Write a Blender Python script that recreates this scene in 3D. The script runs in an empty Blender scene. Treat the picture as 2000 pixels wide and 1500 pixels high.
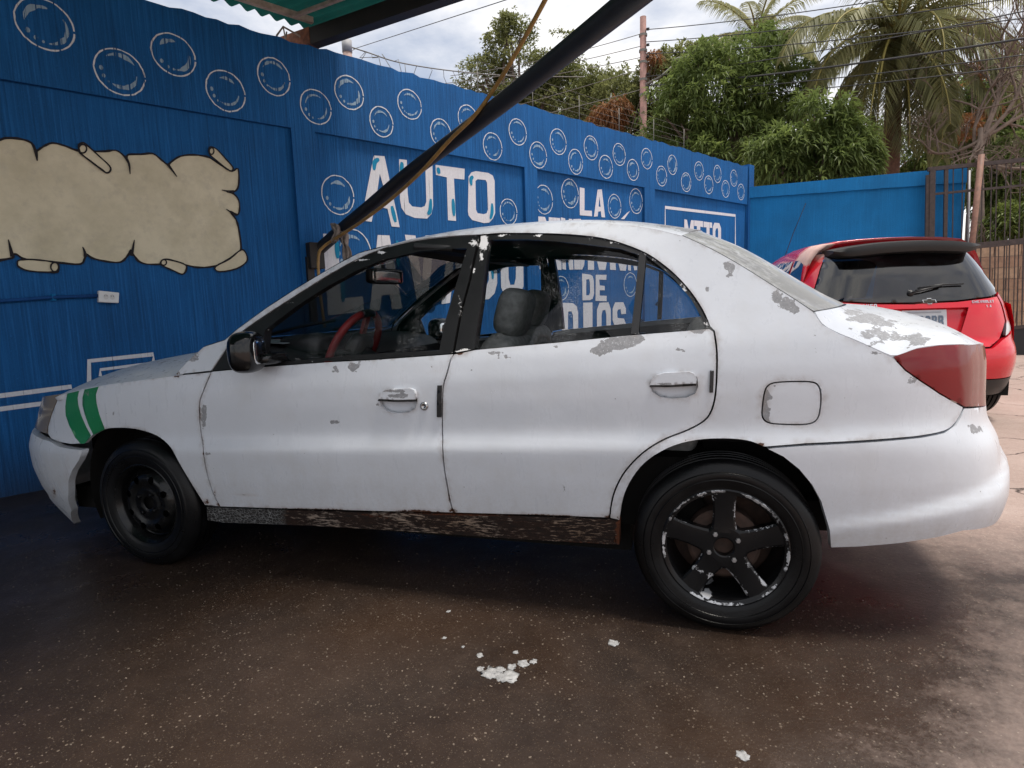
import bpy, bmesh, math, random
import numpy as np
from mathutils import Vector, Matrix, noise as mnoise
from mathutils.geometry import delaunay_2d_cdt
random.seed(7)
SC = bpy.context.scene
COL = SC.collection
# ------------------------------------------------------------------ camera
# the yard floor falls 0.6 degrees towards the mural wall: "yard frame" -> world
SLOPE = math.radians(.6)
GM = np.array([[math.cos(SLOPE), 0, -math.sin(SLOPE)], [0, 1, 0], [math.sin(SLOPE), 0, math.cos(SLOPE)]])
FPX = 1150.0                                   # focal length in pixels of the 2000 px wide photograph
CAMY = np.array([2.31406, -1.89309, 1.07701])     # camera position in the yard frame
def basis(yaw, pitch, roll):
    cy, sy, cp, sp = math.cos(yaw), math.sin(yaw), math.cos(pitch), math.sin(pitch)
    f = np.array([sy*cp, cy*cp, sp]); r = np.array([cy, -sy, 0.]); u = np.cross(r, f)
    c, s = math.cos(roll), math.sin(roll)
    return c*r + s*u, -s*r + c*u, f
RY, UY, DY = basis(-0.30008, -0.12818, -0.04141)
RW, UW, DW, CAMW = GM@RY, GM@UY, GM@DY, GM@CAMY
cam = bpy.data.cameras.new('camera'); cam_o = bpy.data.objects.new('camera', cam); COL.objects.link(cam_o)
cam.sensor_width = 36; cam.lens = FPX/2000*36; cam.clip_start = .05; cam.clip_end = 2000
cam_o.matrix_world = Matrix([[RW[i], UW[i], -DW[i], CAMW[i]] for i in range(3)] + [[0, 0, 0, 1]])
SC.camera = cam_o
SC.render.resolution_x, SC.render.resolution_y = 1024, 768
# ------------------------------------------------------------------ world, sun, exposure
SUN_EL, SUN_AZ = math.radians(73), math.radians(96)      # azimuth measured from +Y towards +X
W = bpy.data.worlds.new('World'); SC.world = W; W.use_nodes = True
def world_nodes():
    nt = W.node_tree; nt.nodes.clear(); N = nt.nodes.new; L = nt.links.new
    out = N('ShaderNodeOutputWorld'); bg = N('ShaderNodeBackground'); L(bg.outputs[0], out.inputs[0])
    sky = N('ShaderNodeTexSky'); sky.sky_type = 'NISHITA'; sky.sun_disc = False
    sky.sun_elevation = SUN_EL; sky.sun_rotation = SUN_AZ; sky.air_density = 1.0; sky.dust_density = 1.5
    tc = N('ShaderNodeTexCoord'); mp = N('ShaderNodeMapping'); mp.inputs['Scale'].default_value = (1.0, 1.0, 2.6)
    L(tc.outputs['Generated'], mp.inputs[0])
    n1 = N('ShaderNodeTexNoise'); n1.inputs['Scale'].default_value = 2.1; n1.inputs['Detail'].default_value = 9; n1.inputs['Roughness'].default_value = .58
    n1.inputs['Distortion'].default_value = .35
    n2 = N('ShaderNodeTexNoise'); n2.inputs['Scale'].default_value = 4.3; n2.inputs['Detail'].default_value = 8; n2.inputs['Roughness'].default_value = .6
    L(mp.outputs[0], n1.inputs[0]); L(mp.outputs[0], n2.inputs[0])
    cov = N('ShaderNodeMapRange'); cov.inputs[1].default_value = .36; cov.inputs[2].default_value = .56; cov.inputs[3].default_value = .45; cov.inputs[4].default_value = 1.0
    L(n1.outputs[0], cov.inputs[0])
    cr = N('ShaderNodeValToRGB'); e = cr.color_ramp.elements
    e[0].position = .33; e[0].color = (5.2, 5.5, 6.3, 1); e[1].position = .62; e[1].color = (9.3, 9.1, 8.9, 1)
    L(n2.outputs[0], cr.inputs[0])
    mx = N('ShaderNodeMix'); mx.data_type = 'RGBA'
    L(cov.outputs[0], mx.inputs[0]); L(sky.outputs[0], mx.inputs[6]); L(cr.outputs[0], mx.inputs[7])
    L(mx.outputs[2], bg.inputs[0]); bg.inputs[1].default_value = .090
world_nodes()
sun = bpy.data.lights.new('sun', 'SUN'); sun_o = bpy.data.objects.new('sun', sun); COL.objects.link(sun_o)
sun.energy = 2.3; sun.angle = math.radians(14); sun.color = (1, .93, .84)
sun_o.rotation_euler = Vector((-math.sin(SUN_AZ)*math.cos(SUN_EL), -math.cos(SUN_AZ)*math.cos(SUN_EL), -math.sin(SUN_EL))).to_track_quat('-Z', 'Y').to_euler()
SC.view_settings.view_transform = 'Standard'; SC.view_settings.look = 'None'; SC.view_settings.gamma = 1
SC.view_settings.exposure = 0.64
SC.render.engine = 'CYCLES'
SC.cycles.max_bounces = 7; SC.cycles.diffuse_bounces = 4; SC.cycles.glossy_bounces = 3; SC.cycles.transparent_max_bounces = 24
# ------------------------------------------------------------------ helpers
def gw(p):                                      # yard frame -> world
    return tuple(float(a) for a in GM@np.asarray(p, float))
def wray(px, py): return (px-1000)/FPX*RW - (py-750)/FPX*UW + DW
def yray(px, py): return (px-1000)/FPX*RY - (py-750)/FPX*UY + DY
def onplane(px, py, P, N):                      # world: where the sight line meets a plane
    v = wray(px, py); P = np.asarray(P, float); N = np.asarray(N, float)
    return CAMW + v*(((P-CAMW)@N)/(v@N))
GN = GM@np.array([0, 0, 1.])
def onground(px, py): return onplane(px, py, (0, 0, 0), GN)
def gz(x, y=0): return math.tan(SLOPE)*x        # height of the yard floor
def tag(o, label=None, cat=None, group=None, kind=None):
    if label: o['label'] = label
    if cat: o['category'] = cat
    if group: o['group'] = group
    if kind: o['kind'] = kind
    return o
def link(name, me, mat=None, parent=None):
    o = bpy.data.objects.new(name, me); COL.objects.link(o)
    if mat is not None:
        for m in (mat if isinstance(mat, (list, tuple)) else [mat]): me.materials.append(m)
    if parent is not None: o.parent = parent
    return o
def mesh(name, V, F, mat=None, parent=None, smooth=False, attrs=None, mi=None):
    me = bpy.data.meshes.new(name); me.from_pydata([tuple(map(float, v)) for v in V], [], [tuple(f) for f in F])
    if smooth: me.polygons.foreach_set('use_smooth', [True]*len(me.polygons))
    if mi is not None: me.polygons.foreach_set('material_index', mi)
    for k, a in (attrs or {}).items():
        at = me.attributes.new(k, 'FLOAT', 'POINT'); at.data.foreach_set('value', np.asarray(a, np.float32))
    me.update()
    return link(name, me, mat, parent)
def empty(name, loc=(0, 0, 0), rot=(0, 0, 0)):
    o = bpy.data.objects.new(name, None); COL.objects.link(o); o.location = loc; o.rotation_euler = rot; o.empty_display_size = .1
    return o
class MB:                                       # collects simple solids into ONE mesh
    def __init__(s): s.V = []; s.F = []
    def add(s, V, F):
        n = len(s.V); s.V += [tuple(map(float, v)) for v in V]; s.F += [tuple(i+n for i in f) for f in F]; return s
    def box(s, a, b, M=None):
        (x0, y0, z0), (x1, y1, z1) = a, b
        V = [(x0, y0, z0), (x1, y0, z0), (x1, y1, z0), (x0, y1, z0), (x0, y0, z1), (x1, y0, z1), (x1, y1, z1), (x0, y1, z1)]
        if M is not None: V = [M@Vector(v) for v in V]
        return s.add(V, [(0, 3, 2, 1), (4, 5, 6, 7), (0, 1, 5, 4), (1, 2, 6, 5), (2, 3, 7, 6), (3, 0, 4, 7)])
    def tube(s, pts, r, n=8, caps=True, flat=1.0):
        pts = [Vector(p) for p in pts]; rs = r if isinstance(r, (list, tuple)) else [r]*len(pts)
        V = []; F = []; prev = None
        for i, p in enumerate(pts):
            t = (pts[min(i+1, len(pts)-1)]-pts[max(i-1, 0)]).normalized()
            if prev is None: a = t.orthogonal().normalized()
            else: a = (prev - t*prev.dot(t)).normalized()
            prev = a; b = t.cross(a)
            for k in range(n):
                q = 2*math.pi*k/n; V.append(p + a*(math.cos(q)*rs[i]) + b*(math.sin(q)*rs[i]*flat))
        for i in range(len(pts)-1):
            for k in range(n): F.append((i*n+k, i*n+(k+1) % n, (i+1)*n+(k+1) % n, (i+1)*n+k))
        if caps: F.append(tuple(range(n))[::-1]); F.append(tuple((len(pts)-1)*n+k for k in range(n)))
        return s.add(V, F)
    def bar(s, p, q, w, h, up=(0, 0, 1)):       # square bar from p to q
        p, q, up = Vector(p), Vector(q), Vector(up); t = (q-p).normalized(); a = t.cross(up)
        if a.length < 1e-4: a = t.orthogonal()
        a.normalize(); b = a.cross(t); V = []
        for c in (p, q):
            for i, j in ((-1, -1), (1, -1), (1, 1), (-1, 1)): V.append(c + a*(i*w/2) + b*(j*h/2))
        return s.add(V, [(3, 2, 1, 0), (4, 5, 6, 7), (0, 1, 5, 4), (1, 2, 6, 5), (2, 3, 7, 6), (3, 0, 4, 7)])
    def lathe(s, prof, n=32, M=None, a0=0., a1=2*math.pi):   # profile (r, h) about local Z
        full = abs(a1-a0-2*math.pi) < 1e-6; m = n if full else n+1; V = []; F = []
        for k in range(m):
            q = a0+(a1-a0)*k/n
            for r, h in prof:
                v = Vector((r*math.cos(q), r*math.sin(q), h)); V.append(M@v if M is not None else v)
        L = len(prof)
        for k in range(n):
            k2 = (k+1) % m
            for i in range(L-1): F.append((k*L+i, k2*L+i, k2*L+i+1, k*L+i+1))
        return s.add(V, F)
    def build(s, name, mat, parent=None, smooth=False, attrs=None):
        return mesh(name, s.V, s.F, mat, parent, smooth, attrs)
def autosmooth(o, deg=35):
    me = o.data; me.polygons.foreach_set('use_smooth', [True]*len(me.polygons)); me.set_sharp_from_angle(angle=math.radians(deg)); return o
def bevel(o, w=.01, seg=2):
    m = o.modifiers.new('b', 'BEVEL'); m.width = w; m.segments = seg; m.limit_method = 'ANGLE'; m.angle_limit = math.radians(35); m.harden_normals = False
    return autosmooth(o)
def cat(pts, n=6, closed=False):                # Catmull-Rom through the points
    P = [np.asarray(p, float) for p in pts]; out = []; m = len(P)
    for i in range(m if closed else m-1):
        g = (lambda k: P[k % m]) if closed else (lambda k: P[min(max(k, 0), m-1)])
        a, b, c, d = g(i-1), g(i), g(i+1), g(i+2)
        for k in range(n):
            t = k/n; out.append(.5*((2*b)+(c-a)*t+(2*a-5*b+4*c-d)*t*t+(3*b-a-3*c+d)*t**3))
    if not closed: out.append(P[-1])
    return out
def inpoly(x, y, poly):
    r = np.zeros(np.shape(x), bool); n = len(poly); j = n-1
    for i in range(n):
        xi, yi = poly[i]; xj, yj = poly[j]
        c = ((yi > y) != (yj > y)) & (x < (xj-xi)*(y-yi)/((yj-yi) or 1e-12)+xi); r ^= c; j = i
    return r
def triangulate(outer, holes=(), step=.02):     # dense triangle sheet of a polygon with holes
    P = []; E = []
    loops = [list(outer)]+[list(h) for h in holes]
    for lp in loops:
        q = []
        for a, b in zip(lp, lp[1:]+lp[:1]):
            a = np.asarray(a, float); b = np.asarray(b, float); k = max(1, int(np.linalg.norm(b-a)/step+.5))
            q += [a+(b-a)*i/k for i in range(k)]
        n = len(P); P += q; E += [(n+i, n+(i+1) % len(q)) for i in range(len(q))]
    nb = len(P); o = np.array(loops[0]); x0, y0 = o.min(0); x1, y1 = o.max(0)
    X = []; r = 0; y = y0+step*.5
    while y < y1:
        x = x0+step*(.5 if r % 2 else 0)
        while x < x1: X.append((x, y)); x += step
        y += step*.87; r += 1
    X = np.array(X).reshape(-1, 2)
    if len(X):
        m = inpoly(X[:, 0], X[:, 1], loops[0])
        for h in loops[1:]: m &= ~inpoly(X[:, 0], X[:, 1], h)
        X = X[m]
        B = np.array(P)
        if len(X):
            keep = np.ones(len(X), bool)
            for i in range(0, len(X), 400):
                d = np.min(((X[i:i+400, None]-B[None])**2).sum(2), 1); keep[i:i+400] = d > (step*.45)**2
            P += [p for p in X[keep]]
    r = delaunay_2d_cdt([Vector((p[0], p[1])) for p in P], E, [], 0, 1e-7)
    V = np.array([(v.x, v.y) for v in r[0]]); F = np.array([f for f in r[2] if len(f) == 3])
    c = V[F].mean(1); m = inpoly(c[:, 0], c[:, 1], loops[0])
    for h in loops[1:]: m &= ~inpoly(c[:, 0], c[:, 1], h)
    F = F[m]
    a = V[F[:, 1]]-V[F[:, 0]]; b = V[F[:, 2]]-V[F[:, 0]]; cr = a[:, 0]*b[:, 1]-a[:, 1]*b[:, 0]
    F[cr < 0] = F[cr < 0][:, ::-1]
    return V, F
# ------------------------------------------------------------------ materials
class NT:
    def __init__(s, name):
        s.m = bpy.data.materials.new(name); s.m.use_nodes = True; s.t = s.m.node_tree; s.t.nodes.clear()
        s.out = s.n('ShaderNodeOutputMaterial'); s.b = s.n('ShaderNodeBsdfPrincipled'); s.l(s.b.outputs[0], s.out.inputs[0])
    def n(s, t, **k):
        x = s.t.nodes.new(t)
        for a, v in k.items(): setattr(x, a, v)
        return x
    def l(s, a, b): s.t.links.new(a, b)
    def put(s, sock, v):
        if isinstance(v, bpy.types.NodeSocket): s.l(v, sock)
        else:
            if sock.type == 'RGBA' and not hasattr(v, '__len__'): v = (v, v, v, 1)
            elif sock.type == 'RGBA' and len(v) == 3: v = (*v, 1)
            sock.default_value = v
    def coord(s, scale=(1, 1, 1), kind='Object'):
        c = s.n('ShaderNodeTexCoord'); m = s.n('ShaderNodeMapping'); m.inputs['Scale'].default_value = scale; s.l(c.outputs[kind], m.inputs[0]); return m.outputs[0]
    def noise(s, co, scale, detail=4, rough=.55, dist=0.):
        x = s.n('ShaderNodeTexNoise'); s.l(co, x.inputs['Vector']); x.inputs['Scale'].default_value = scale; x.inputs['Detail'].default_value = detail
        x.inputs['Roughness'].default_value = rough; x.inputs['Distortion'].default_value = dist; return x.outputs['Fac']
    def vor(s, co, scale, feature='F1', out='Distance'):
        x = s.n('ShaderNodeTexVoronoi'); x.feature = feature; s.l(co, x.inputs['Vector']); x.inputs['Scale'].default_value = scale; return x.outputs[out]
    def attr(s, name): x = s.n('ShaderNodeAttribute'); x.attribute_name = name; return x.outputs['Fac']
    def math(s, op, a, b=0., c=0.):
        x = s.n('ShaderNodeMath'); x.operation = op
        for i, v in enumerate((a, b, c)): s.put(x.inputs[i], v)
        return x.outputs[0]
    def rng(s, v, a, b, c=0., d=1.):
        x = s.n('ShaderNodeMapRange'); x.clamp = True; s.put(x.inputs[0], v)
        for i, k in enumerate((a, b, c, d)): s.put(x.inputs[i+1], k)
        return x.outputs[0]
    def mix(s, f, a, b):
        x = s.n('ShaderNodeMix'); x.data_type = 'RGBA'; s.put(x.inputs[0], f); s.put(x.inputs[6], a); s.put(x.inputs[7], b); return x.outputs[2]
    def fmix(s, f, a, b):
        x = s.n('ShaderNodeMix'); x.data_type = 'FLOAT'; s.put(x.inputs[0], f); s.put(x.inputs[2], a); s.put(x.inputs[3], b); return x.outputs[0]
    def bump(s, h, strength=.3, dist=.01):
        x = s.n('ShaderNodeBump'); s.put(x.inputs['Height'], h); x.inputs['Strength'].default_value = strength; x.inputs['Distance'].default_value = dist
        s.l(x.outputs[0], s.b.inputs['Normal']); return x
    def set(s, **k):
        nm = dict(col='Base Color', rough='Roughness', metal='Metallic', coat='Coat Weight', spec='Specular IOR Level', trans='Transmission Weight', ior='IOR', alpha='Alpha', coatr='Coat Roughness', sss='Subsurface Weight', emis='Emission Color', estr='Emission Strength')
        for a, v in k.items(): s.put(s.b.inputs[nm[a]], v)
        return s
def simple(name, col, rough=.5, metal=0., var=.12, scale=9., bump=0., **k):
    t = NT(name); co = t.coord()
    n = t.noise(co, scale, 5)
    a = tuple(c*(1-var) for c in col); b = tuple(min(1, c*(1+var)) for c in col)
    t.set(col=t.mix(t.rng(n, .3, .7), a, b), rough=t.rng(n, .3, .7, max(0, rough-.06), min(1, rough+.06)), metal=metal, **k)
    if bump: t.bump(t.noise(co, scale*8, 4), bump, .004)
    return t.m
# ------------------------------------------------------------------ white car: materials
def paint(name, base, primer=(.27, .275, .29), rustcol=(.10, .035, .014), rough=.30, fleck=None, coat=.35):
    t = NT(name); co = t.coord()
    n1 = t.noise(co, 34, 9, .66); n2 = t.noise(co, 3.2, 5); n3 = t.noise(co, 90, 5, .7)
    body = t.mix(t.rng(n2, .3, .72), tuple(c*.90 for c in base), base)
    body = t.mix(t.math('MULTIPLY', t.rng(t.noise(co, 7, 6, .6), .52, .75), .35), body, tuple(c*k for c, k in zip(base, (.86, .82, .76))))
    st = t.noise(t.coord((5, 5, 1.2)), 5, 5, .65)                      # faint run-off streaks
    body = t.mix(t.math('MULTIPLY', t.rng(st, .55, .8), .12), body, tuple(c*k for c, k in zip(base, (.80, .77, .72))))
    pe = t.rng(t.math('SUBTRACT', t.attr('peel'), n1), 0, .012)
    body = t.mix(t.rng(t.math('SUBTRACT', t.attr('peel'), n1), -.05, .0, 0., .45), body, tuple(min(1, c*1.06) for c in base))
    pr2 = t.mix(t.rng(n3, .35, .7), tuple(c*.82 for c in primer), tuple(c*1.18 for c in primer)); pr2 = t.mix(t.rng(t.noise(co, 150, 4, .7), .60, .66), pr2, tuple(c*.9 for c in base))
    body = t.mix(pe, body, pr2)
    sz = t.n('ShaderNodeSeparateXYZ'); t.l(co, sz.inputs[0])
    gr = t.math('MULTIPLY', t.rng(sz.outputs[2], .62, .30), t.rng(t.math('ADD', t.math('MULTIPLY', st, .5), t.math('MULTIPLY', n3, .5)), .38, .66))
    body = t.mix(t.math('MULTIPLY', gr, .42), body, tuple(c*k for c, k in zip(base, (.62, .55, .47))))
    dust = t.rng(t.noise(co, 210, 3, .6), .64, .72, 0., .22); body = t.mix(dust, body, tuple(c*.6 for c in base))
    sp = t.rng(t.noise(co, 46, 3, .5), .755, .765)                     # stray chips
    body = t.mix(sp, body, primer)
    ru = t.rng(t.math('SUBTRACT', t.attr('rust'), t.math('MULTIPLY', t.math('ADD', n1, n3), .5)), 0, .10)
    stain = t.rng(t.math('SUBTRACT', t.attr('rust'), t.math('MULTIPLY', n1, .45)), 0, .5, 0, .55)
    eg = t.math('MULTIPLY', t.math('MULTIPLY', t.attr('edge'), t.rng(t.noise(co, 17, 6, .7), .40, .66)), .7)
    body = t.mix(eg, body, tuple(c*k for c, k in zip(base, (.42, .34, .28))))
    body = t.mix(stain, body, tuple(c*k for c, k in zip(base, (.62, .50, .42))))
    body = t.mix(ru, body, t.mix(n3, rustcol, tuple(c*.35 for c in rustcol)))
    bad = t.math('MAXIMUM', pe, ru)
    t.set(col=body, rough=t.fmix(bad, t.rng(st, .3, .7, rough-.08, rough+.16), .75), coat=t.fmix(bad, coat, 0.), coatr=.12)
    h = t.math('SUBTRACT', t.math('MULTIPLY', n2, .38), t.math('MULTIPLY', bad, .10))
    t.bump(h, .55, .02); return t.m
M_WHITE = paint('white_car_paint', (.665, .70, .755))
M_GREEN = paint('green_stripe_paint', (.012, .22, .075), primer=(.12, .20, .15), rough=.4)
def black_chipped():
    t = NT('chipped_black_paint'); co = t.coord(); n = t.noise(co, 85, 7, .75)
    ch = t.rng(t.math('SUBTRACT', t.math('MULTIPLY', t.attr('edge'), .44), n), -.0, .02)
    ch = t.math('MAXIMUM', ch, t.rng(t.math('SUBTRACT', t.attr('peel'), n), 0, .02))
    t.set(col=t.mix(ch, t.mix(t.noise(co, 12, 4), (.008, .008, .009), (.022, .022, .023)), (.72, .72, .72)), rough=t.fmix(ch, .32, .6), spec=.45)
    t.bump(n, .12, .004); return t.m
M_FRAME = black_chipped()
def rocker():
    t = NT('rusty_flaking_sill_paint'); co = t.coord((3.2, 3, 16)); c2 = t.coord()
    n = t.noise(co, 9, 9, .72); n2 = t.noise(t.coord((1.2, 1, 2.2)), 3.1, 5); n3 = t.noise(c2, 120, 3)
    col = t.mix(t.rng(n, .35, .65), (.006, .005, .005), (.045, .018, .009))
    fl = t.rng(t.math('ADD', n, t.math('MULTIPLY', n2, .55)), .83, .86)
    col = t.mix(fl, col, t.mix(t.noise(c2, 4, 2), (.36, .22, .12), (.36, .34, .32)))
    cr = t.rng(t.math('ADD', t.vor(t.coord((1, 1, 1.3)), 58, 'DISTANCE_TO_EDGE'), t.math('MULTIPLY', t.math('SUBTRACT', n, .5), .35)), .02, .10)
    col = t.mix(t.math('MULTIPLY', t.attr('crack'), t.math('SUBTRACT', 1., cr)), col, (.30, .31, .31))
    col = t.mix(t.math('MULTIPLY', t.attr('crack'), t.math('MULTIPLY', cr, .8)), col, (.03, .032, .033))
    ru = t.rng(t.math('SUBTRACT', t.attr('rust'), t.math('MULTIPLY', t.math('ADD', n, n3), .5)), -.05, .08)
    col = t.mix(ru, col, t.mix(n3, (.19, .055, .018), (.07, .02, .008)))
    t.set(col=col, rough=.72); t.bump(t.math('ADD', n, t.math('MULTIPLY', fl, .5)), .8, .01); return t.m
M_ROCK = rocker()
M_BLACK = simple('black_plastic', (.012, .012, .013), .42, var=.3)
M_GLOSSB = simple('glossy_black_mirror_shell', (.004, .004, .0045), .16, var=.2)
M_DARK = simple('dark_underbody', (.008, .0075, .007), .85, var=.4, spec=.15)
M_RUBBER0 = None
def rubber():
    t = NT('wet_black_tyre_rubber'); co = t.coord(); n = t.noise(co, 6, 5, .6); n2 = t.noise(co, 140, 3)
    d = t.attr('dirt')
    t.set(col=t.mix(t.math('MULTIPLY', t.rng(n, .45, .75), .6), (.0035, .0035, .004), (.012, .012, .013)), rough=t.rng(n, .35, .65, .26, .5), spec=.26)
    t.bump(n2, .2, .003); return t.m
M_RUBBER = rubber()
def rimmat():
    t = NT('chipped_black_alloy'); co = t.coord(); n = t.noise(co, 42, 6, .72)
    ch = t.rng(t.math('SUBTRACT', t.math('MULTIPLY', t.attr('edge'), .53), n), -.0, .02)
    ch = t.math('MULTIPLY', ch, t.rng(t.noise(co, 11, 4, .6), .47, .53))
    ch = t.math('MAXIMUM', ch, t.rng(t.math('SUBTRACT', t.attr('peel'), n), 0, .02))
    t.set(col=t.mix(ch, t.mix(t.noise(co, 16, 4), (.003, .003, .0035), (.010, .010, .011)), (.55, .56, .58)), rough=t.fmix(ch, .22, .5), metal=t.fmix(ch, 0., .5), spec=.28); t.bump(n, .15, .003); return t.m
M_RIM = rimmat()
M_STEEL = simple('worn_black_steel_wheel', (.005, .005, .0052), .24, var=.5, scale=25, spec=.35)
M_NUT = simple('bare_lug_steel', (.42, .42, .43), .4, .8)
M_SEAT = simple('grey_seat_cloth', (.30, .295, .285), .92, scale=40, var=.25, bump=.3)
M_TRIM = simple('dark_door_trim', (.016, .016, .018), .6, var=.3)
M_DASH = simple('dashboard_plastic', (.02, .021, .023), .55, var=.25)
M_REDCOVER = simple('red_wheel_cover', (.22, .012, .014), .5, var=.3)
def glassmat(name, tint, gl=1.0, haze=0., hcol=(.75, .78, .8), drops=False, film=0.):
    t = NT(name); t.t.nodes.remove(t.b)
    tr = t.n('ShaderNodeBsdfTransparent'); tr.inputs[0].default_value = (*tint, 1)
    g = t.n('ShaderNodeBsdfGlossy'); g.inputs['Roughness'].default_value = .02
    fr = t.n('ShaderNodeFresnel'); fr.inputs[0].default_value = 1.5
    m = t.n('ShaderNodeMixShader'); t.l(t.math('MULTIPLY', fr.outputs[0], gl), m.inputs[0]); t.l(tr.outputs[0], m.inputs[1]); t.l(g.outputs[0], m.inputs[2])
    res = m
    if haze:
        co = t.coord(); d = t.n('ShaderNodeBsdfDiffuse'); d.inputs[0].default_value = (*hcol, 1)
        n = t.noise(co, 3.4, 6, .65, .6); n2 = t.noise(co, 330, 2, .6) if drops else t.noise(co, 30, 5, .7)
        f = t.math('MULTIPLY', t.rng(n, .50, .62), t.rng(n2, .56, .62)) if drops else t.math('MULTIPLY', t.rng(n, .45, .75), t.rng(n2, .42, .62))
        sc = t.rng(t.noise(t.coord((2, 2, 30)), 7, 2, .5), .70, .73, 0, .5)      # scratches
        f = t.math('ADD', t.math('ADD', t.math('MULTIPLY', f, haze), film), t.math('MULTIPLY', sc, haze*.35))
        m2 = t.n('ShaderNodeMixShader'); t.l(f, m2.inputs[0]); t.l(m.outputs[0], m2.inputs[1]); t.l(d.outputs[0], m2.inputs[2]); res = m2
    t.l(res.outputs[0], t.out.inputs[0]); return t.m
M_GLASS = glassmat('wet_side_glass', (.80, .83, .84), .8, .26, drops=True)
M_SHIELD = glassmat('windshield_glass', (.78, .84, .83), .9, .12)
M_RGLASS = glassmat('rear_glass_with_peeling_film', (.34, .36, .38), 1.5, .55, (.72, .74, .76), film=.34)
def lampmat(name, c1, c2, clear):
    t = NT(name); co = t.coord(); n = t.noise(co, 5, 3)
    t.set(col=t.mix(t.attr('clear'), t.mix(n, c1, c2), clear), rough=.09, spec=.5)
    return t.m
M_TAIL = lampmat('red_tail_lens', (.11, .001, .003), (.22, .002, .006), (.20, .065, .058))
M_HEAD = lampmat('yellowed_headlamp_lens', (.14, .10, .06), (.22, .17, .11), (.3, .28, .25))
M_MIRROR = simple('mirror_glass', (.8, .8, .8), .05, 1., var=.02)
M_CHROME = simple('dull_chrome', (.5, .5, .5), .3, 1.)
M_PAPER = simple('pale_paper', (.35, .42, .46), .7)
# ------------------------------------------------------------------ white car: the wrapped side surface
WID = 1.675; YC = WID/2
_pl = cat([(-1.04, YC), (-1.03, .65), (-.998, .43), (-.935, .25), (-.83, .135), (-.67, .062), (-.47, .024), (-.24, .006), (0, 0), (.5, 0), (1.2, 0), (2.0, 0), (2.4, 0), (2.6, .005), (2.78, .019), (2.93, .046), (3.06, .092), (3.16, .158), (3.243, .27), (3.305, .43), (3.338, .63), (3.348, YC)], 24)
_pl = np.array(_pl); _d = np.r_[0, np.cumsum(np.linalg.norm(np.diff(_pl, axis=0), axis=1))]
_i0 = np.argmin(np.abs(_pl[:, 0]-.5)); _d = _d-_d[_i0]+.5
S0, S1 = _d[0], _d[-1]
_tg = np.gradient(_pl, _d, axis=0); _tg /= np.linalg.norm(_tg, axis=1)[:, None]
_nx, _ny = -_tg[:, 1], _tg[:, 0]                # inward normal
def smooth_tab(t, k=.012):
    z = np.linspace(t[0][0]-.2, t[-1][0]+.2, 800); v = np.interp(z, [a for a, _ in t], [b for _, b in t])
    lo = (t[1][1]-t[0][1])/(t[1][0]-t[0][0]); hi = (t[-1][1]-t[-2][1])/(t[-1][0]-t[-2][0])
    v = np.where(z < t[0][0], t[0][1]+lo*(z-t[0][0]), v); v = np.where(z > t[-1][0], t[-1][1]+hi*(z-t[-1][0]), v)
    w = np.exp(-.5*((np.arange(-60, 61)*(z[1]-z[0]))/k)**2); w /= w.sum(); return z, np.convolve(np.pad(v, 60, 'edge'), w, 'valid')
T_SIDE = smooth_tab([(.15, .10), (.20, .075), (.285, .032), (.40, .010), (.50, .0), (.540, -.002), (.568, .014), (.60, .018), (.70, .016), (.78, .020), (.85, .034), (.90, .056), (.93, .07), (1.0, .102), (1.1, .152), (1.2, .206), (1.26, .245), (1.32, .30)])
T_REAR = smooth_tab([(.15, .06), (.22, .03), (.26, .012), (.32, 0), (.40, .004), (.47, .012), (.50, .020), (.535, .040), (.56, .050), (.62, .055), (.74, .058), (.82, .07), (.90, .105), (1.0, .17)], .012)
T_FRONT = smooth_tab([(.10, .12), (.18, .07), (.235, .045), (.25, .06), (.29, .03), (.40, .0), (.50, .0), (.56, .012), (.60, .05), (.64, .085), (.70, .135), (.76, .20), (.9, .36)], .01)
def SURF(s, z, off=0.):                          # near side of the body; off > 0 goes inwards
    s = np.asarray(s, float); z = np.asarray(z, float)
    x = np.interp(s, _d, _pl[:, 0]); y = np.interp(s, _d, _pl[:, 1]); nx = np.interp(s, _d, _nx); ny = np.interp(s, _d, _ny)
    L = np.hypot(nx, ny); nx, ny = nx/L, ny/L
    zp = z-.036*np.clip(x, -1, 3)
    w = np.clip(np.abs(nx)*1.25, 0, 1)**1.5
    end = np.where(s < 1.2, np.interp(z, *T_FRONT), np.interp(zp, *T_REAR))
    i = (1-w)*np.interp(zp, *T_SIDE)+w*end+off
    i = i-.020*np.clip((s-2.3)/.1, 0, 1)/(1+np.exp((z-.385-.20*(s-2.75))/.006))*np.clip((s-1.2)*9, 0, 1)
    return np.stack([x+nx*i, y+ny*i, z+0*x], -1)
def yproj(P):
    v = np.asarray(P, float)-CAMY; d = v@DY
    return np.stack([1000+FPX*(v@RY)/d, 750-FPX*(v@UY)/d], -1)
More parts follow.
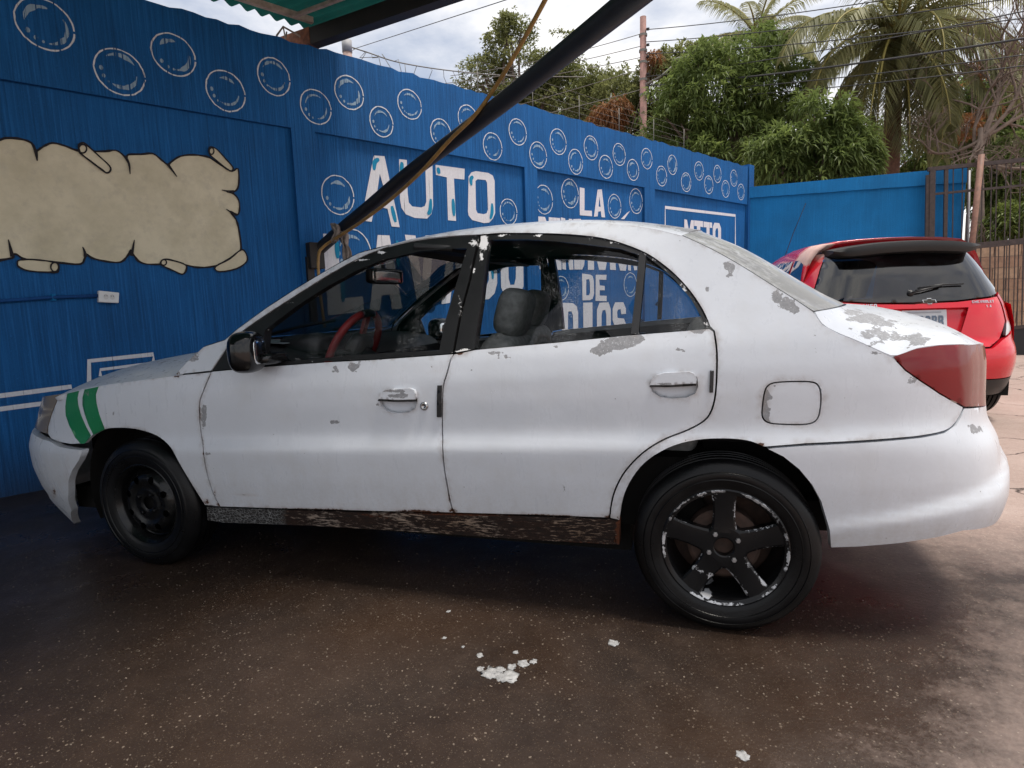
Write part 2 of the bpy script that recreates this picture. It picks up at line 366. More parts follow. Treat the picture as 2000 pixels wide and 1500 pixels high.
def to_sz(px, py, off=0.):
    v = yray(px, py); t = (.05-CAMY[1])/v[1]; P = CAMY+t*v
    q = np.array([np.clip(P[0], S0+.2, S1-.2), np.clip(P[2], .15, 1.4)]); tgt = np.array([px, py], float); lam = 1e-3
    def f(q): return yproj(SURF(q[0], q[1], off))-tgt
    r = f(q)
    for _ in range(40):
        J = np.stack([(f(q+e)-r)/1e-4 for e in (np.array([1e-4, 0]), np.array([0, 1e-4]))], 1)
        H = J.T@J; dq = np.linalg.solve(H+lam*np.diag(np.diag(H)+1e-9), -J.T@r); qn = q+np.clip(dq, -.15, .15); qn[0] = np.clip(qn[0], S0, S1); rn = f(qn)
        if rn@rn < r@r: q, r, lam = qn, rn, lam/4
        else: lam *= 5
        if r@r < 1e-3: break
    if r@r > 9: print('to_sz residual', px, py, np.round(r, 1), np.round(q, 3))
    return q
_szc = {}
def SZ(pts, off=0.):                             # ('sz', s, z) entries pass through
    out = []
    for p in pts:
        if p[0] == 'sz': out.append(np.array(p[1:], float)); continue
        k = (p[0], p[1], off)
        if k not in _szc: _szc[k] = to_sz(p[0], p[1], off)
        out.append(_szc[k])
    return out
def shrink(poly, g):
    P = np.array(poly); n = len(P); A = .5*sum(P[i][0]*P[(i+1) % n][1]-P[(i+1) % n][0]*P[i][1] for i in range(n)); sg = 1 if A > 0 else -1
    out = []
    for i in range(n):
        a = P[i]-P[i-1]; b = P[(i+1) % n]-P[i]; a = a/(np.linalg.norm(a)+1e-9); b = b/(np.linalg.norm(b)+1e-9)
        m = np.array([-(a[1]+b[1]), a[0]+b[0]])*sg; L = np.linalg.norm(m)
        if L < .3: out.append(P[i]); continue
        m /= L; c = max(.4, abs(m[0]*-a[1]*sg+m[1]*a[0]*sg)); out.append(P[i]+m*g/c)
    return out
def blobs(P, B):                                 # wear mask on the panel: list of (px, py, rx, ry, strength)
    if not B: return np.zeros(len(P))
    q = yproj(P); r = np.zeros(len(P))
    for b in B:
        d2 = ((q[:, 0]-b[0])/b[2])**2+((q[:, 1]-b[1])/b[3])**2; r = np.maximum(r, (b[4] if len(b) > 4 else .8)*np.exp(-.5*d2))
    return r
def boundary(F):
    c = {}
    for f in F:
        for a, b in zip(f, list(f[1:])+[f[0]]): c[(a, b)] = c.get((a, b), 0)+1
    return [e for e in c if (e[1], e[0]) not in c]
def finish(name, V, F, nrm, mat, parent, flange, attrs, mirror=False):
    V = np.asarray(V, float); F = [tuple(int(i) for i in f) for f in F]
    E = boundary(F); A = {k: np.asarray(v, float) for k, v in attrs.items()}
    if flange:
        ids = sorted({i for e in E for i in e}); m = {i: k for k, i in enumerate(ids)}; n = len(V); k = len(ids)
        V = np.r_[V, V[ids], V[ids]+nrm[ids]*flange]
        A = {a: np.r_[v, v[ids], v[ids]] for a, v in A.items()}
        F = F+[(n+m[b], n+m[a], n+k+m[a], n+k+m[b]) for a, b in E]
    if mirror:
        V = V*np.array([1, -1, 1])+np.array([0, WID, 0]); F = [f[::-1] for f in F]
    return mesh(name, V, F, mat, parent, True, A)
def side_sheet(name, px, mat, parent, holes=(), off=0., gap=.0028, flange=.018, step=.02, peel=(), rust=(), smooth=0, mirror=True, mparent=None, extra=None, mname=None, edgeband=.012):
    P = SZ(px, off)
    if smooth: P = cat(P, smooth, True)
    P = shrink(P, gap) if gap else P
    H = []
    for h in holes:
        q = SZ(h, off); H.append(shrink(q, -gap) if gap else q)
    V2, F = triangulate(P, H, step)
    V = SURF(V2[:, 0], V2[:, 1], off); nr = SURF(V2[:, 0], V2[:, 1], off+.01)-V; nr /= np.linalg.norm(nr, axis=1)[:, None]
    lp = np.array([p for l in [P]+H for p in sum([[np.asarray(a)+(np.asarray(b)-np.asarray(a))*i/4 for i in range(4)] for a, b in zip(l, list(l[1:])+[l[0]])], [])])
    dist = np.concatenate([np.sqrt(((V2[i:i+400, None]-lp[None])**2).sum(2).min(1)) for i in range(0, len(V2), 400)])
    at = dict(peel=blobs(V, peel), rust=blobs(V, rust), edge=np.clip(1-dist/edgeband, 0, 1))
    if extra: at.update(extra(V, V2, dist))
    o = finish(name, V, F, nr, mat, parent, flange, at)
    o2 = None
    if mirror:
        z = {k: np.zeros(len(V)) for k in at}; z['edge'] = at['edge']*.8
        if extra: z.update({k: at[k] for k in extra(V[:1], V2[:1], dist[:1])})
        o2 = finish(mname or name, V, F, nr, mat, mparent if mparent is not None else parent, flange, z, True)
    return o, o2
def resample(pts, n):
    P = np.array(pts, float); d = np.r_[0, np.cumsum(np.linalg.norm(np.diff(P, axis=0), axis=1))]; t = np.linspace(0, d[-1], n)
    return np.stack([np.interp(t, d, P[:, k]) for k in range(P.shape[1])], 1)
def cross_sheet(name, edge, centre, mat, parent, nv=14, pe=2.0, pz=2.4, flange=.02, peel=(), n=None, px_=2.0, thick=0.):
    E = np.array(edge, float); Cn = np.array(centre, float)              # edge (x,y,z) and centreline (x,z) stations
    n = n or len(E); E = resample(cat(E, 6), n); Cn = resample(cat(Cn, 6), n)
    V = []; vs = np.linspace(0, 1, nv)
    for e, c in zip(E, Cn):
        row = [(e[0]+(c[0]-e[0])*(1-(1-v)**px_), e[1]+(YC-e[1])*v, e[2]+(c[1]-e[2])*(1-(1-v)**pz)) for v in vs]
        V += row+[(x, WID-y, z) for x, y, z in row[-2::-1]]
    m = 2*nv-1; F = []
    for i in range(n-1):
        for j in range(m-1): F.append((i*m+j, (i+1)*m+j, (i+1)*m+j+1, i*m+j+1))
    V = np.array(V); a = V[F[0][1]]-V[F[0][0]]; b = V[F[0][3]]-V[F[0][0]]
    G = V.reshape(n, m, 3); gu = np.gradient(G, axis=0); gv = np.gradient(G, axis=1); nr = np.cross(gu, gv); nr /= np.linalg.norm(nr, axis=2)[..., None]
    if nr[n//2, m//2, 2] < 0: nr = -nr; F = [f[::-1] for f in F]
    nr = -nr.reshape(-1, 3)
    z = np.zeros(len(V))
    return finish(name, V, F, nr, mat, parent, flange, dict(peel=blobs(V, peel)*(V[:, 1] < YC+.6), rust=z, edge=z))
def sell(c, r, e1=.4, e2=.4, rot=None, nu=28, nv=16):                    # superellipsoid
    def p(v, e): return math.copysign(abs(v)**e, v)
    V = []; F = []; M = Matrix.Identity(3) if rot is None else rot
    for i in range(nv+1):
        a = -math.pi/2+math.pi*i/nv
        for j in range(nu):
            b = 2*math.pi*j/nu
            v = Vector((r[0]*p(math.cos(a), e1)*p(math.cos(b), e2), r[1]*p(math.cos(a), e1)*p(math.sin(b), e2), r[2]*p(math.sin(a), e1)))
            V.append(tuple(M@v+Vector(c)))
    for i in range(nv):
        for j in range(nu): F.append((i*nu+j, i*nu+(j+1) % nu, (i+1)*nu+(j+1) % nu, (i+1)*nu+j))
    return V, F
# ------------------------------------------------------------------ white car: panels
CAR = empty('white_sedan', gw((0, 0, 0)), (0, -SLOPE, 0))
tag(CAR, 'worn white sedan with peeling paint, green fender stripes and black wheels', 'car')
HOODLINE = [(106, 777), (131, 767), (163, 759), (194, 753), (251, 745), (297, 739), (341, 733)]
HOODREAR = [(352, 720), (369, 702), (385, 688), (397, 677)]
FDOORFRONT = [(413, 726), (404, 747), (391, 781), (389, 806), (392, 840), (396, 868), (399, 897), (407, 935), (418, 967), (430, 990)]
FARCH = [(400, 987), (381, 957), (362, 926), (347, 900), (333, 875), (313, 856), (292, 846), (263, 838.5), (235, 836.5), (206, 839), (181, 851), (165, 867)]
FBUMP_TOP = [(137, 868), (113, 863), (100, 857), (93, 847)]
HEADEDGE = [(94, 832), (100, 812), (107, 793), (115, 774)]
BLINE = [(883, 691), (873, 729), (866, 753), (864, 790), (864, 846), (866, 900), (872, 941), (879, 978), (886, 1002)]
DOORBOT_F = [(780, 1000), (702, 998), (555, 994), (430, 990)]
BELT_F = [(413, 725), (520, 715.5), (640, 706.5), (730, 702), (883, 691)]
BELT_R = [(886, 690), (925, 683), (1090, 668), (1240, 653), (1330, 646), (1386, 640)]
RDOORREAR = [(1394.5, 647), (1399, 675), (1400.5, 705), (1398, 765), (1390, 801), (1375, 822), (1343, 840), (1300, 857), (1264, 878), (1237, 902), (1216, 928), (1201, 958), (1194, 984), (1190.5, 1012)]
RARCH = [(1211, 1017), (1217.5, 976), (1231, 943), (1252, 913), (1279, 890.5), (1318, 871), (1360, 861), (1399, 858), (1438, 859), (1468, 864), (1492, 874)]
RBUMPLINE = [(1575, 867.5), (1675, 862.5), (1750, 857), (1800, 852), (1845, 842.5), (1865, 828), (1877, 808), (1882, 795)]
TAILLOW = [(1859, 782), (1835, 768), (1799, 744), (1769, 723), (1745, 698)]
TRUNKLINE = [(1715, 683), (1670, 663), (1640, 651), (1607, 633), (1589, 608)]
RGEDGE = [(1552, 583), (1501, 551), (1450, 519), (1399, 490), (1362, 472), (1333, 459)]
QLINE = [(1285, 447), (1240, 439.5), (1190, 435), (1150, 434), (1090, 434), (1030, 437.5), (970, 442.5), (880, 454), (800, 467), (760, 478), (700, 494), (640, 526), (580, 562), (520, 601), (460, 645), (440, 663)]
FLINE = [(436, 690), (460, 658), (515, 618), (580, 576), (640, 538.5), (700, 505.5), (760, 482), (820, 468.5), (880, 462), (937, 459)]
FLINE2 = [(976, 456), (1030, 456), (1090, 457.5), (1150, 462), (1198, 471), (1252, 490.5), (1285, 510), (1318, 537), (1348, 570), (1372, 606), (1386, 638)]
FUEL = [(1489, 812), (1490, 790), (1494, 765), (1502, 752), (1520, 747), (1560, 745.5), (1588, 747), (1599, 755), (1603, 772), (1602, 795), (1598, 814), (1588, 825), (1565, 829), (1520, 828), (1498, 824)]
CRV = lambda L: [tuple(np.round(p, 3)) for p in cat(L, 3)]
FDOORFRONT, FARCH, RDOORREAR, RARCH, RBUMPLINE, RGEDGE, FLINE, FLINE2, BLINE = map(CRV, (FDOORFRONT, FARCH, RDOORREAR, RARCH, RBUMPLINE, RGEDGE, FLINE, FLINE2, BLINE))
FUEL = [tuple(np.round(p, 3)) for p in cat(FUEL, 3, True)]
FPOCK = [(741, 776), (744, 792), (756, 802), (775, 806), (798, 804), (810, 797), (814, 785), (813, 770), (808, 763), (765, 762), (750, 766)]
RPOCK = [(1271, 748), (1275, 764), (1290, 774), (1312, 777), (1340, 775), (1356, 768), (1362, 755), (1360, 738), (1352, 731), (1300, 731), (1280, 737)]
# fender
fender, fender_r = side_sheet('fender', [HOODLINE[-1]]+FDOORFRONT+FARCH+FBUMP_TOP+HEADEDGE+HOODLINE[1:-1], M_WHITE, CAR,
    peel=[(222, 808, 4, 8, .62), (209, 806, 3, 6, .58), (262, 834, 40, 3, .55), (384, 975, 6, 10, .55), (232, 775, 5, 10, .5)],
    rust=[(391, 800, 2, 22, .8), (397, 885, 2, 14, .6), (428, 985, 5, 8, .7), (345, 733, 8, 3, .8), (300, 740, 60, 2, .6), (404, 980, 10, 6, .7)])
for i, st in enumerate([[(131, 768), (127, 794), (128, 812), (135, 832), (147, 856), (157, 867.5), (165, 867), (178, 851), (169, 835), (159, 812), (153, 791), (151.5, 777), (155, 762.5)],
           [(165, 760), (160.5, 777), (160.5, 791), (165, 809), (173, 832), (182, 850), (205, 839), (194, 809), (189, 788), (187.5, 771), (193, 754.5)]]):
    side_sheet('green_stripe', st, M_GREEN, fender, off=-.0012, gap=.0015, flange=.001, mirror=False, peel=[(175, 768, 25, 12, .52), (180, 815, 12, 8, .47), (150, 780, 12, 14, .44)])
# cowl corner, pillar, roof rail and quarter panel in one pressing
quarter, quarter_r = side_sheet('quarter_panel', RARCH+RBUMPLINE+TAILLOW+TRUNKLINE+RGEDGE+QLINE+HOODREAR[::-1]+[HOODLINE[-1], (413, 725)]+FLINE+FLINE2+RDOORREAR, M_WHITE, CAR, holes=[FUEL],
    peel=[(1425, 522, 11, 12, .85), (1427, 536, 9, 9, .8), (1383, 565, 7, 7, .8), (1517, 573, 12, 10, .85), (1533, 592, 16, 12, .9), (1553, 605, 14, 9, .85), (1588, 627, 5, 4, .75), (1480, 755, 5, 4, .6), (1467, 761, 3, 4, .6), (1608, 761, 6, 7, .62), (1453, 733, 3, 8, .55),
          (1700, 690, 30, 7, .62), (1783, 742, 14, 12, .62), (377, 695, 12, 12, .78), (350, 728, 4, 5, .7), (1398, 710, 3, 20, .6), (640, 533, 40, 10, .5), (600, 556, 5, 5, .62), (1490, 870, 10, 4, .6), (1310, 862, 30, 4, .5)],
    rust=[(1485, 868, 7, 4, 1.0), (1338, 862, 10, 3, .75), (1207, 1008, 4, 10, .7), (1560, 866, 40, 2, .5), (1585, 835, 60, 16, .35), (1250, 905, 10, 20, .35), (344, 731, 5, 4, .9)])
fd, _ = side_sheet('fuel_door', FUEL, M_WHITE, CAR, mirror=False, gap=.0018, peel=[(1493, 800, 9, 22, .95), (1500, 770, 8, 14, .85), (1510, 757, 10, 6, .7), (1500, 820, 8, 8, .8)])
quarter_liner = None
# doors
FDOOR = [BELT_F[0]]+FDOORFRONT[1:]+DOORBOT_F[::-1][1:]+BLINE[::-1]+BELT_F[::-1][1:-1]
fdoor, fdoor_r = side_sheet('front_door', FDOOR, M_WHITE, CAR, holes=[FPOCK],
    peel=[(655, 722, 9, 6, .85), (690, 718, 10, 8, .88), (655, 824, 11, 5, .8), (737, 790, 6, 5, .78), (780, 748, 6, 5, .58), (520, 742, 12, 6, .53), (812, 727, 5, 5, .58), (398, 812, 6, 24, .8), (402, 890, 5, 12, .7), (720, 703, 50, 3, .55), (470, 736, 5, 5, .55), (845, 715, 16, 14, .47), (412, 890, 4, 8, .62), (545, 758, 3, 3, .6), (690, 745, 3, 3, .55)],
    rust=[(389, 812, 2.5, 22, .9), (396, 868, 2, 20, .6), (420, 965, 3, 20, .62), (862, 790, 3, 30, .5), (877, 965, 3, 26, .66), (885, 995, 5, 6, .8), (600, 995, 160, 4, .62), (820, 999, 60, 5, .72), (855, 720, 24, 30, .32), (470, 967, 40, 2.5, .55)])
rdoor, rdoor_r = side_sheet('rear_door', [(886, 691)]+BLINE[1:]+[(1024, 1006), (1190, 1012)]+RDOORREAR[::-1][1:]+[(1386, 641)]+BELT_R[::-1][1:-1], M_WHITE, CAR, holes=[RPOCK],
    peel=[(1205, 672, 34, 12, .95), (1235, 662, 22, 9, .9), (1172, 688, 22, 7, .9), (970, 691, 26, 5, .66), (985, 702, 16, 8, .6), (1320, 665, 10, 5, .66), (1330, 685, 16, 12, .56), (1365, 645, 26, 4, .85), (1100, 957, 7, 14, .58), (1105, 968, 5, 3, .78), (1398, 715, 4, 40, .55), (1082, 678, 14, 3, .62), (1206, 803, 4, 4, .62), (1188, 999, 4, 5, .7), (960, 763, 60, 30, .36)],
    rust=[(868, 800, 3, 18, .6), (876, 970, 3, 20, .62), (889, 998, 6, 6, .8), (1040, 1007, 150, 4, .66), (1186, 1009, 8, 5, .8), (1235, 905, 5, 30, .4), (900, 690, 14, 6, .7)])
# black painted window frames with chips
F_OPEN = [(509, 711), (512, 690), (518, 645), (580, 598), (640, 560), (700, 527.5), (748, 508), (820, 491.5), (880, 486.5), (911, 486), (907, 500), (892, 549), (868, 630), (857, 684), (730, 690.5), (610, 701)]
R_OPEN = [(927, 681), (940, 590), (957, 469), (1030, 468.5), (1120, 475), (1210, 486), (1247, 498), (1240, 570), (1231, 652.5), (1090, 666)]
Q_OPEN = [(1248, 650), (1256, 570), (1262.5, 501), (1285, 518), (1318, 548), (1348, 584), (1370, 622), (1376, 640), (1310, 646)]
FSHUT = [(934, 471), (916, 549), (898, 615), (885, 686)]
ff, ffr = side_sheet('door_frame', BELT_F+FSHUT[::-1]+[(936, 460)]+FLINE[::-1][1:], M_FRAME, fdoor, holes=[F_OPEN], off=.006, gap=.0018, step=.014, mparent=fdoor_r, flange=.045, edgeband=.01,
    peel=[(745, 493, 12, 4, .72), (700, 508, 30, 3, .66), (560, 592, 40, 3, .55), (925, 475, 10, 10, .62), (898, 600, 6, 40, .5)])
rf, rfr = side_sheet('door_frame', BELT_R+[(1386, 639)]+FLINE2[::-1][1:]+[(938, 460)]+[(938, 471), (919, 549), (901, 615), (888, 686)], M_FRAME, rdoor, holes=[R_OPEN, Q_OPEN], off=.006, gap=.0018, step=.014, mparent=rdoor_r, flange=.045, edgeband=.01,
    peel=[(944, 472, 9, 16, .85), (990, 460, 22, 4, .7), (1055, 460, 14, 4, .66), (940, 500, 5, 16, .66), (926, 528, 4, 6, .72), (1151, 467, 5, 4, .75), (1335, 562, 10, 22, .55), (1383, 633, 5, 6, .8), (905, 685, 16, 5, .8), (1200, 475, 12, 4, .6)])
# glass
FGLASS = [(509, 711), (560, 680), (605, 645), (661, 615), (724, 588), (790, 570), (840, 560), (870, 553), (874, 557), (872, 580), (861, 640), (851, 682), (730, 690.5), (610, 701)]
side_sheet('window', FGLASS, M_GLASS, fdoor, off=.022, gap=0, flange=.003, mparent=fdoor_r, step=.05, mirror=False)
side_sheet('window', [(509, 711), (514, 690), (518, 645), (640, 560), (748, 508), (820, 491), (911, 486), (892, 549), (857, 684)], M_GLASS, fdoor_r, off=.022, gap=0, flange=.003, step=.05, mirror=False)[0].location = (0, 0, 0)
_o = [c for c in fdoor_r.children if c.name.startswith('window')][0]
for v in _o.data.vertices: v.co.y = WID-v.co.y
_o.data.flip_normals()
side_sheet('window', R_OPEN, M_GLASS, rdoor, off=.022, gap=-.004, flange=.003, mparent=rdoor_r, step=.05)
side_sheet('quarter_window', Q_OPEN, M_GLASS, rdoor, off=.022, gap=-.004, flange=.003, mparent=rdoor_r, step=.05)
# inner door cards so that nothing shows through the shut lines
LIN = [(425, 735), (405, 800), (412, 900), (440, 985), (700, 996), (886, 1000), (1180, 1008), (1190, 970), (1230, 890), (1290, 850), (1380, 810), (1385, 660), (1240, 668), (1090, 682), (900, 700), (640, 716)]
side_sheet('door_card', LIN, M_TRIM, CAR, off=.05, gap=0, flange=0, step=.06)
side_sheet('inner_quarter', [(1395, 650), (1395, 800), (1330, 846), (1340, 852), (1480, 856), (1700, 850), (1850, 830), (1850, 790), (1740, 710), (1600, 640), (1500, 570), (1400, 520), (1330, 540), (1380, 600)], M_DARK, CAR, off=.05, gap=0, flange=0, step=.06)
side_sheet('inner_pillar', FLINE[1:]+FLINE2[:-1]+[(1400, 620), (1340, 470), (1285, 452), (1240, 445), (1090, 440), (970, 448), (880, 459), (800, 473), (700, 501), (580, 569), (460, 652)], M_TRIM, CAR, off=.045, gap=0, flange=.01, step=.05)
side_sheet('inner_b_pillar', [(886, 690), (905, 610), (922, 545), (938, 465), (950, 466), (935, 545), (920, 610), (903, 690)], M_TRIM, CAR, off=.06, gap=0, flange=.02, step=.05)
# rocker
side_sheet('rocker_panel', [(403, 990), (437, 992.5), (555, 996), (702, 1000.5), (886, 1004), (1024, 1008), (1190, 1014), (1210, 1018), (1210, 1064), (1024, 1054), (794, 1038), (610, 1027), (437, 1021), (405, 1016)], M_ROCK, CAR, off=.004, gap=.001, flange=.05,
    rust=[(1208, 1040, 6, 30, .85), (900, 1005, 300, 4, .6), (1050, 1060, 300, 4, .55), (750, 1016, 60, 8, .42)],
    extra=lambda V, V2, d: dict(crack=np.clip((560-yproj(V)[:, 0])/14, 0, 1)))
# bumpers wrap to the centre line, then mirror
def bumper(name, near, mat, flange, peel, rust, gap=.002):
    P = shrink(SZ(near), gap) if gap else SZ(near)
    V2, F = triangulate(P, (), .022); V = SURF(V2[:, 0], V2[:, 1]); nr = SURF(V2[:, 0], V2[:, 1], .01)-V; nr /= np.linalg.norm(nr, axis=1)[:, None]
    B = {i for e in boundary([tuple(f) for f in F]) for i in e if abs(V[i, 1]-YC) > .012}
    n = len(V); V = np.r_[V, V*np.array([1, -1, 1])+np.array([0, WID, 0])]; nr = np.r_[nr, nr*np.array([1, -1, 1])]
    F = [tuple(f) for f in F]+[tuple(int(i)+n for i in f[::-1]) for f in F]
    z = np.zeros(n)
    return finish(name, V, F, nr, mat, CAR, flange, dict(peel=np.r_[blobs(V[:n], peel), z], rust=np.r_[blobs(V[:n], rust), z], edge=np.r_[z, z]))
bumper('front_bumper', [(163, 879), (154, 900), (141, 920), (134, 941), (134, 964), (140, 997), (146, 1024), ('sz', S0+.45, .165), ('sz', S0-.004, .17), ('sz', S0-.004, .60), ('sz', S0+.45, .60), (99, 862), (113, 871), (137, 876)], M_WHITE, .03,
    [(100, 962, 10, 8, .48), (120, 930, 8, 8, .44)], [(106, 962, 5, 12, .66), (141, 1015, 8, 12, .4), (97, 955, 14, 2, .55), (80, 860, 5, 8, .5), (130, 920, 6, 30, .45)])
bumper('rear_bumper', [(1497, 876), (1530, 893), (1560, 917), (1585, 947), (1603, 980), (1615, 1020), (1622, 1070), (1680, 1068), (1760, 1061), (1830, 1050), (1880, 1037), ('sz', S1-.42, .345), ('sz', S1-.2, .36), ('sz', S1+.004, .365), ('sz', S1+.004, .64), ('sz', S1-.32, .685), (1884, 797), (1879, 810), (1867, 830), (1847, 845), (1801, 854.5), (1750, 859.5), (1675, 865), (1575, 870)], M_WHITE, .03,
    [(1908, 840, 18, 8, .75), (1895, 830, 8, 6, .7), (1820, 858, 6, 3, .7), (1830, 895, 30, 3, .5), (1930, 925, 10, 3, .5)], [(1600, 1068, 14, 6, .5), (1700, 1068, 60, 5, .35), (1600, 985, 4, 40, .35)])
# front face: headlamps, grille
def endsheet(name, px, mat, off=0., peelc=None, mirror=True, **k):
    return side_sheet(name, px, mat, CAR, off=off, mirror=mirror, **k)
HL = SZ([(116, 775)])[0]
endsheet('headlight', [(117, 769), (107, 793), (100, 812), (94, 832), (92, 848), ('sz', S0+.47, .615), ('sz', S0+.40, .66), ('sz', S0+.42, .705)], M_HEAD, extra=lambda V, V2, d: dict(clear=np.clip(.3-d*0, 0, 1)), flange=.05)
endsheet('grille', [('sz', S0-.0, .60), ('sz', S0+.46, .60), ('sz', S0+.39, .685), ('sz', S0-.0, .69)], M_BLACK, off=.01)
# tail lamp: red lens, clear corner; wraps round the corner
TAILTOP = [(1748, 694.5), (1790, 680), (1835, 673.5), (1875, 672), (1900, 673)]
TIN = SZ([(1900, 674)])[0]
endsheet('tail_light', TAILLOW[::-1]+[(1884, 795), ('sz', S1-.50, .70), ('sz', S1-.42, .74), ('sz', S1-.42, TIN[1]-.02)]+TAILTOP[::-1], M_TAIL, gap=.0015, step=.015,
    extra=lambda V, V2, d: dict(clear=np.clip((yproj(V)[:, 0]-1878+(760-yproj(V)[:, 1])*.12)/8, 0, .75)), flange=.03)
endsheet('trunk_rear', [('sz', S1, .64), ('sz', S1, .893), ('sz', S1-.43, .88), ('sz', S1-.43, .73), ('sz', S1-.33, .69)], M_WHITE, gap=0)
# hood, windshield, roof, rear glass, trunk lid
def on_side(pts, off=0.):
    q = SZ(pts, off); return [SURF(a, b, off) for a, b in q]
hood_edge = [p+np.array([0, .004, -.002]) for p in on_side(HOODLINE+HOODREAR)]
hood = cross_sheet('hood', [tuple(SURF(S0+.43, .70))]+hood_edge, [(-.965, .69), (-.95, .73), (-.88, .795), (-.68, .85), (-.4, .895), (-.1, .93), (.12, .952), (.26, .968), (.33, .973)], M_WHITE, CAR, n=44, pz=2.2, px_=2.0,
    peel=[(172, 742, 8, 4, .62), (190, 739, 6, 3, .62), (215, 737, 7, 3, .62), (150, 750, 8, 5, .6), (250, 736, 8, 3, .66), (300, 728, 14, 3, .6), (250, 715, 60, 3, .55), (330, 705, 40, 6, .55), (385, 690, 14, 6, .68), (200, 727, 20, 2, .58)])
ql = on_side(QLINE[::-1])
iq = [i for i, p in enumerate(QLINE[::-1]) if p[0] == 760][0]
cowl = on_side([(397, 677), (418, 670), (440, 663)])
cross_sheet('cowl', cowl, [(.31, .97), (.34, .978), (.37, .985)], M_BLACK, CAR, n=6, flange=0)
shield = cross_sheet('windshield', ql[:iq+1], [(.37, .987), (.6, 1.13), (.82, 1.265), (1.03, 1.378)], M_SHIELD, CAR, n=14, pz=2.0, px_=2.2, flange=0)
roof_edge = [p+np.array([0, -.0035, -.0045]) for p in ql[iq:]+on_side([(1333, 459)])]
roof = cross_sheet('roof', roof_edge, [(1.035, 1.385), (1.3, 1.422), (1.55, 1.434), (1.85, 1.428), (2.1, 1.402), (2.36, 1.35)], M_WHITE, CAR, n=40, pz=3.0, px_=2.2,
    peel=[(1310, 440, 30, 5, .75), (1345, 449, 25, 5, .75), (1200, 431, 30, 3, .6)])
rg = on_side([(1333, 459)]+RGEDGE[::-1][1:]+[(1589, 607)])
rglass = cross_sheet('rear_window', rg, [(2.362, 1.35), (2.50, 1.283), (2.61, 1.213), (2.71, 1.143), (2.80, 1.083), (2.87, 1.045)], M_RGLASS, CAR, n=20, pz=2.2, px_=2.2, flange=.004)
tr_edge = on_side([(1592, 609)]+TRUNKLINE[::-1][1:]+TAILTOP)+[SURF(S1-.43, TIN[1]-.012)]
trunk = cross_sheet('trunk_lid', tr_edge, [(2.88, 1.042), (2.98, 1.03), (3.08, 1.004), (3.16, .972), (3.22, .937), (3.25, .908), (3.255, .893)], M_WHITE, CAR, n=40, pz=2.2, px_=2.2,
    peel=[(1690, 622, 34, 9, .82), (1665, 610, 20, 8, .7), (1730, 632, 30, 7, .74), (1715, 652, 34, 8, .85), (1740, 662, 26, 7, .8), (1795, 665, 24, 9, .86), (1780, 655, 18, 7, .75), (1757, 685, 13, 4, .85), (1650, 643, 12, 4, .7), (1870, 652, 22, 5, .6), (1830, 640, 16, 4, .62), (1690, 675, 30, 4, .7)])
# inner headliner, floor, firewall
cross_sheet('headliner', [(p[0], p[1]+.05, p[2]-.035) for p in roof_edge], [(1.035, 1.345), (1.3, 1.38), (1.55, 1.39), (1.85, 1.385), (2.1, 1.36), (2.36, 1.305)], M_TRIM, CAR, n=20, flange=0, pz=2.6)
fl = MB(); fl.box((-.6, .17, .19), (2.1, WID-.17, .30)); fl.box((2.1, .2, .30), (2.95, WID-.2, .40)); fl.box((.35, .12, .26), (2.05, WID-.12, .36)); fl.box((-.6, .28, .30), (.45, WID-.28, .66)); fl.box((2.35, .30, .30), (3.05, WID-.30, .72)); fl.box((1.95, .14, .30), (2.35, WID-.14, .55))
fl.build('floor_pan', M_DARK, CAR)
sh = MB(); sh.box((2.30, .16, .60), (2.74, WID-.16, .94)); bevel(sh.build('parcel_shelf', M_TRIM, CAR), .02)
# wheel housings
for x, a0, a1, R in ((0, -20, 205, .37), (2.41, 34, 195, .365)):
    for side in (0, 1):
        m = MB(); pr = [(R, 0), (R, .26), (.05, .30)]
        M = Matrix.Translation((x, .075 if side == 0 else WID-.075, .335 if x < 1 else .35)) @ Matrix.Rotation(math.radians(-90 if side == 0 else 90), 4, 'X')
        # local z -> inboard
        m.lathe(pr, 30, M, math.radians(-a1 if side == 0 else a0), math.radians(-a0 if side == 0 else a1))
        o = m.build('wheel_housing', M_DARK, CAR, True)
# handles, lock, edge guards
FH = [(738, 779), (741, 770), (750, 763), (765, 759.5), (800, 758.5), (809, 762), (812, 770), (812, 780), (775, 781)]
RH = [(1269, 752), (1272, 742), (1282, 733), (1298, 728.5), (1345, 726), (1356, 730), (1361, 740), (1360, 749), (1310, 752)]
for d_, H_, pl_ in ((fdoor, FH, [(776, 773, 22, 5, .8), (770, 764, 26, 4, .72)]), (rdoor, RH, [(1312, 750, 40, 2, .75), (1340, 729, 16, 3, .62)])):
    h, _ = side_sheet('handle', H_, M_WHITE, d_, off=-.012, gap=0, flange=.014, mirror=False, step=.008, peel=pl_)
    side_sheet('handle_shadow_edge', [(a, b+4.0) for a, b in H_], M_FRAME, d_, off=-.003, gap=-.0005, flange=.012, mirror=False, step=.01)  # black lower edge, also standing in for the shadow under the handle
for d_, H_ in ((fdoor, FPOCK), (rdoor, RPOCK)): side_sheet('handle_pocket', H_, M_WHITE, d_, off=.024, gap=-.004, flange=0, mirror=False, step=.012)
lk = MB(); c = on_side([(829, 793)])[0]; Mx = Matrix.Translation((c[0], c[1]-.001, c[2]))@Matrix.Rotation(math.radians(90), 4, 'X')
lk.lathe([(.0, .004), (.006, .004), (.0065, .006), (.013, .006), (.016, .002), (.016, -.003)], 24, Mx); lk.build('door_lock', M_CHROME, fdoor, True)
side_sheet('edge_guard', [(854, 753), (862, 753), (861, 815), (853, 815)], M_FRAME, fdoor, off=-.007, gap=0, flange=.008, mirror=False, step=.01)
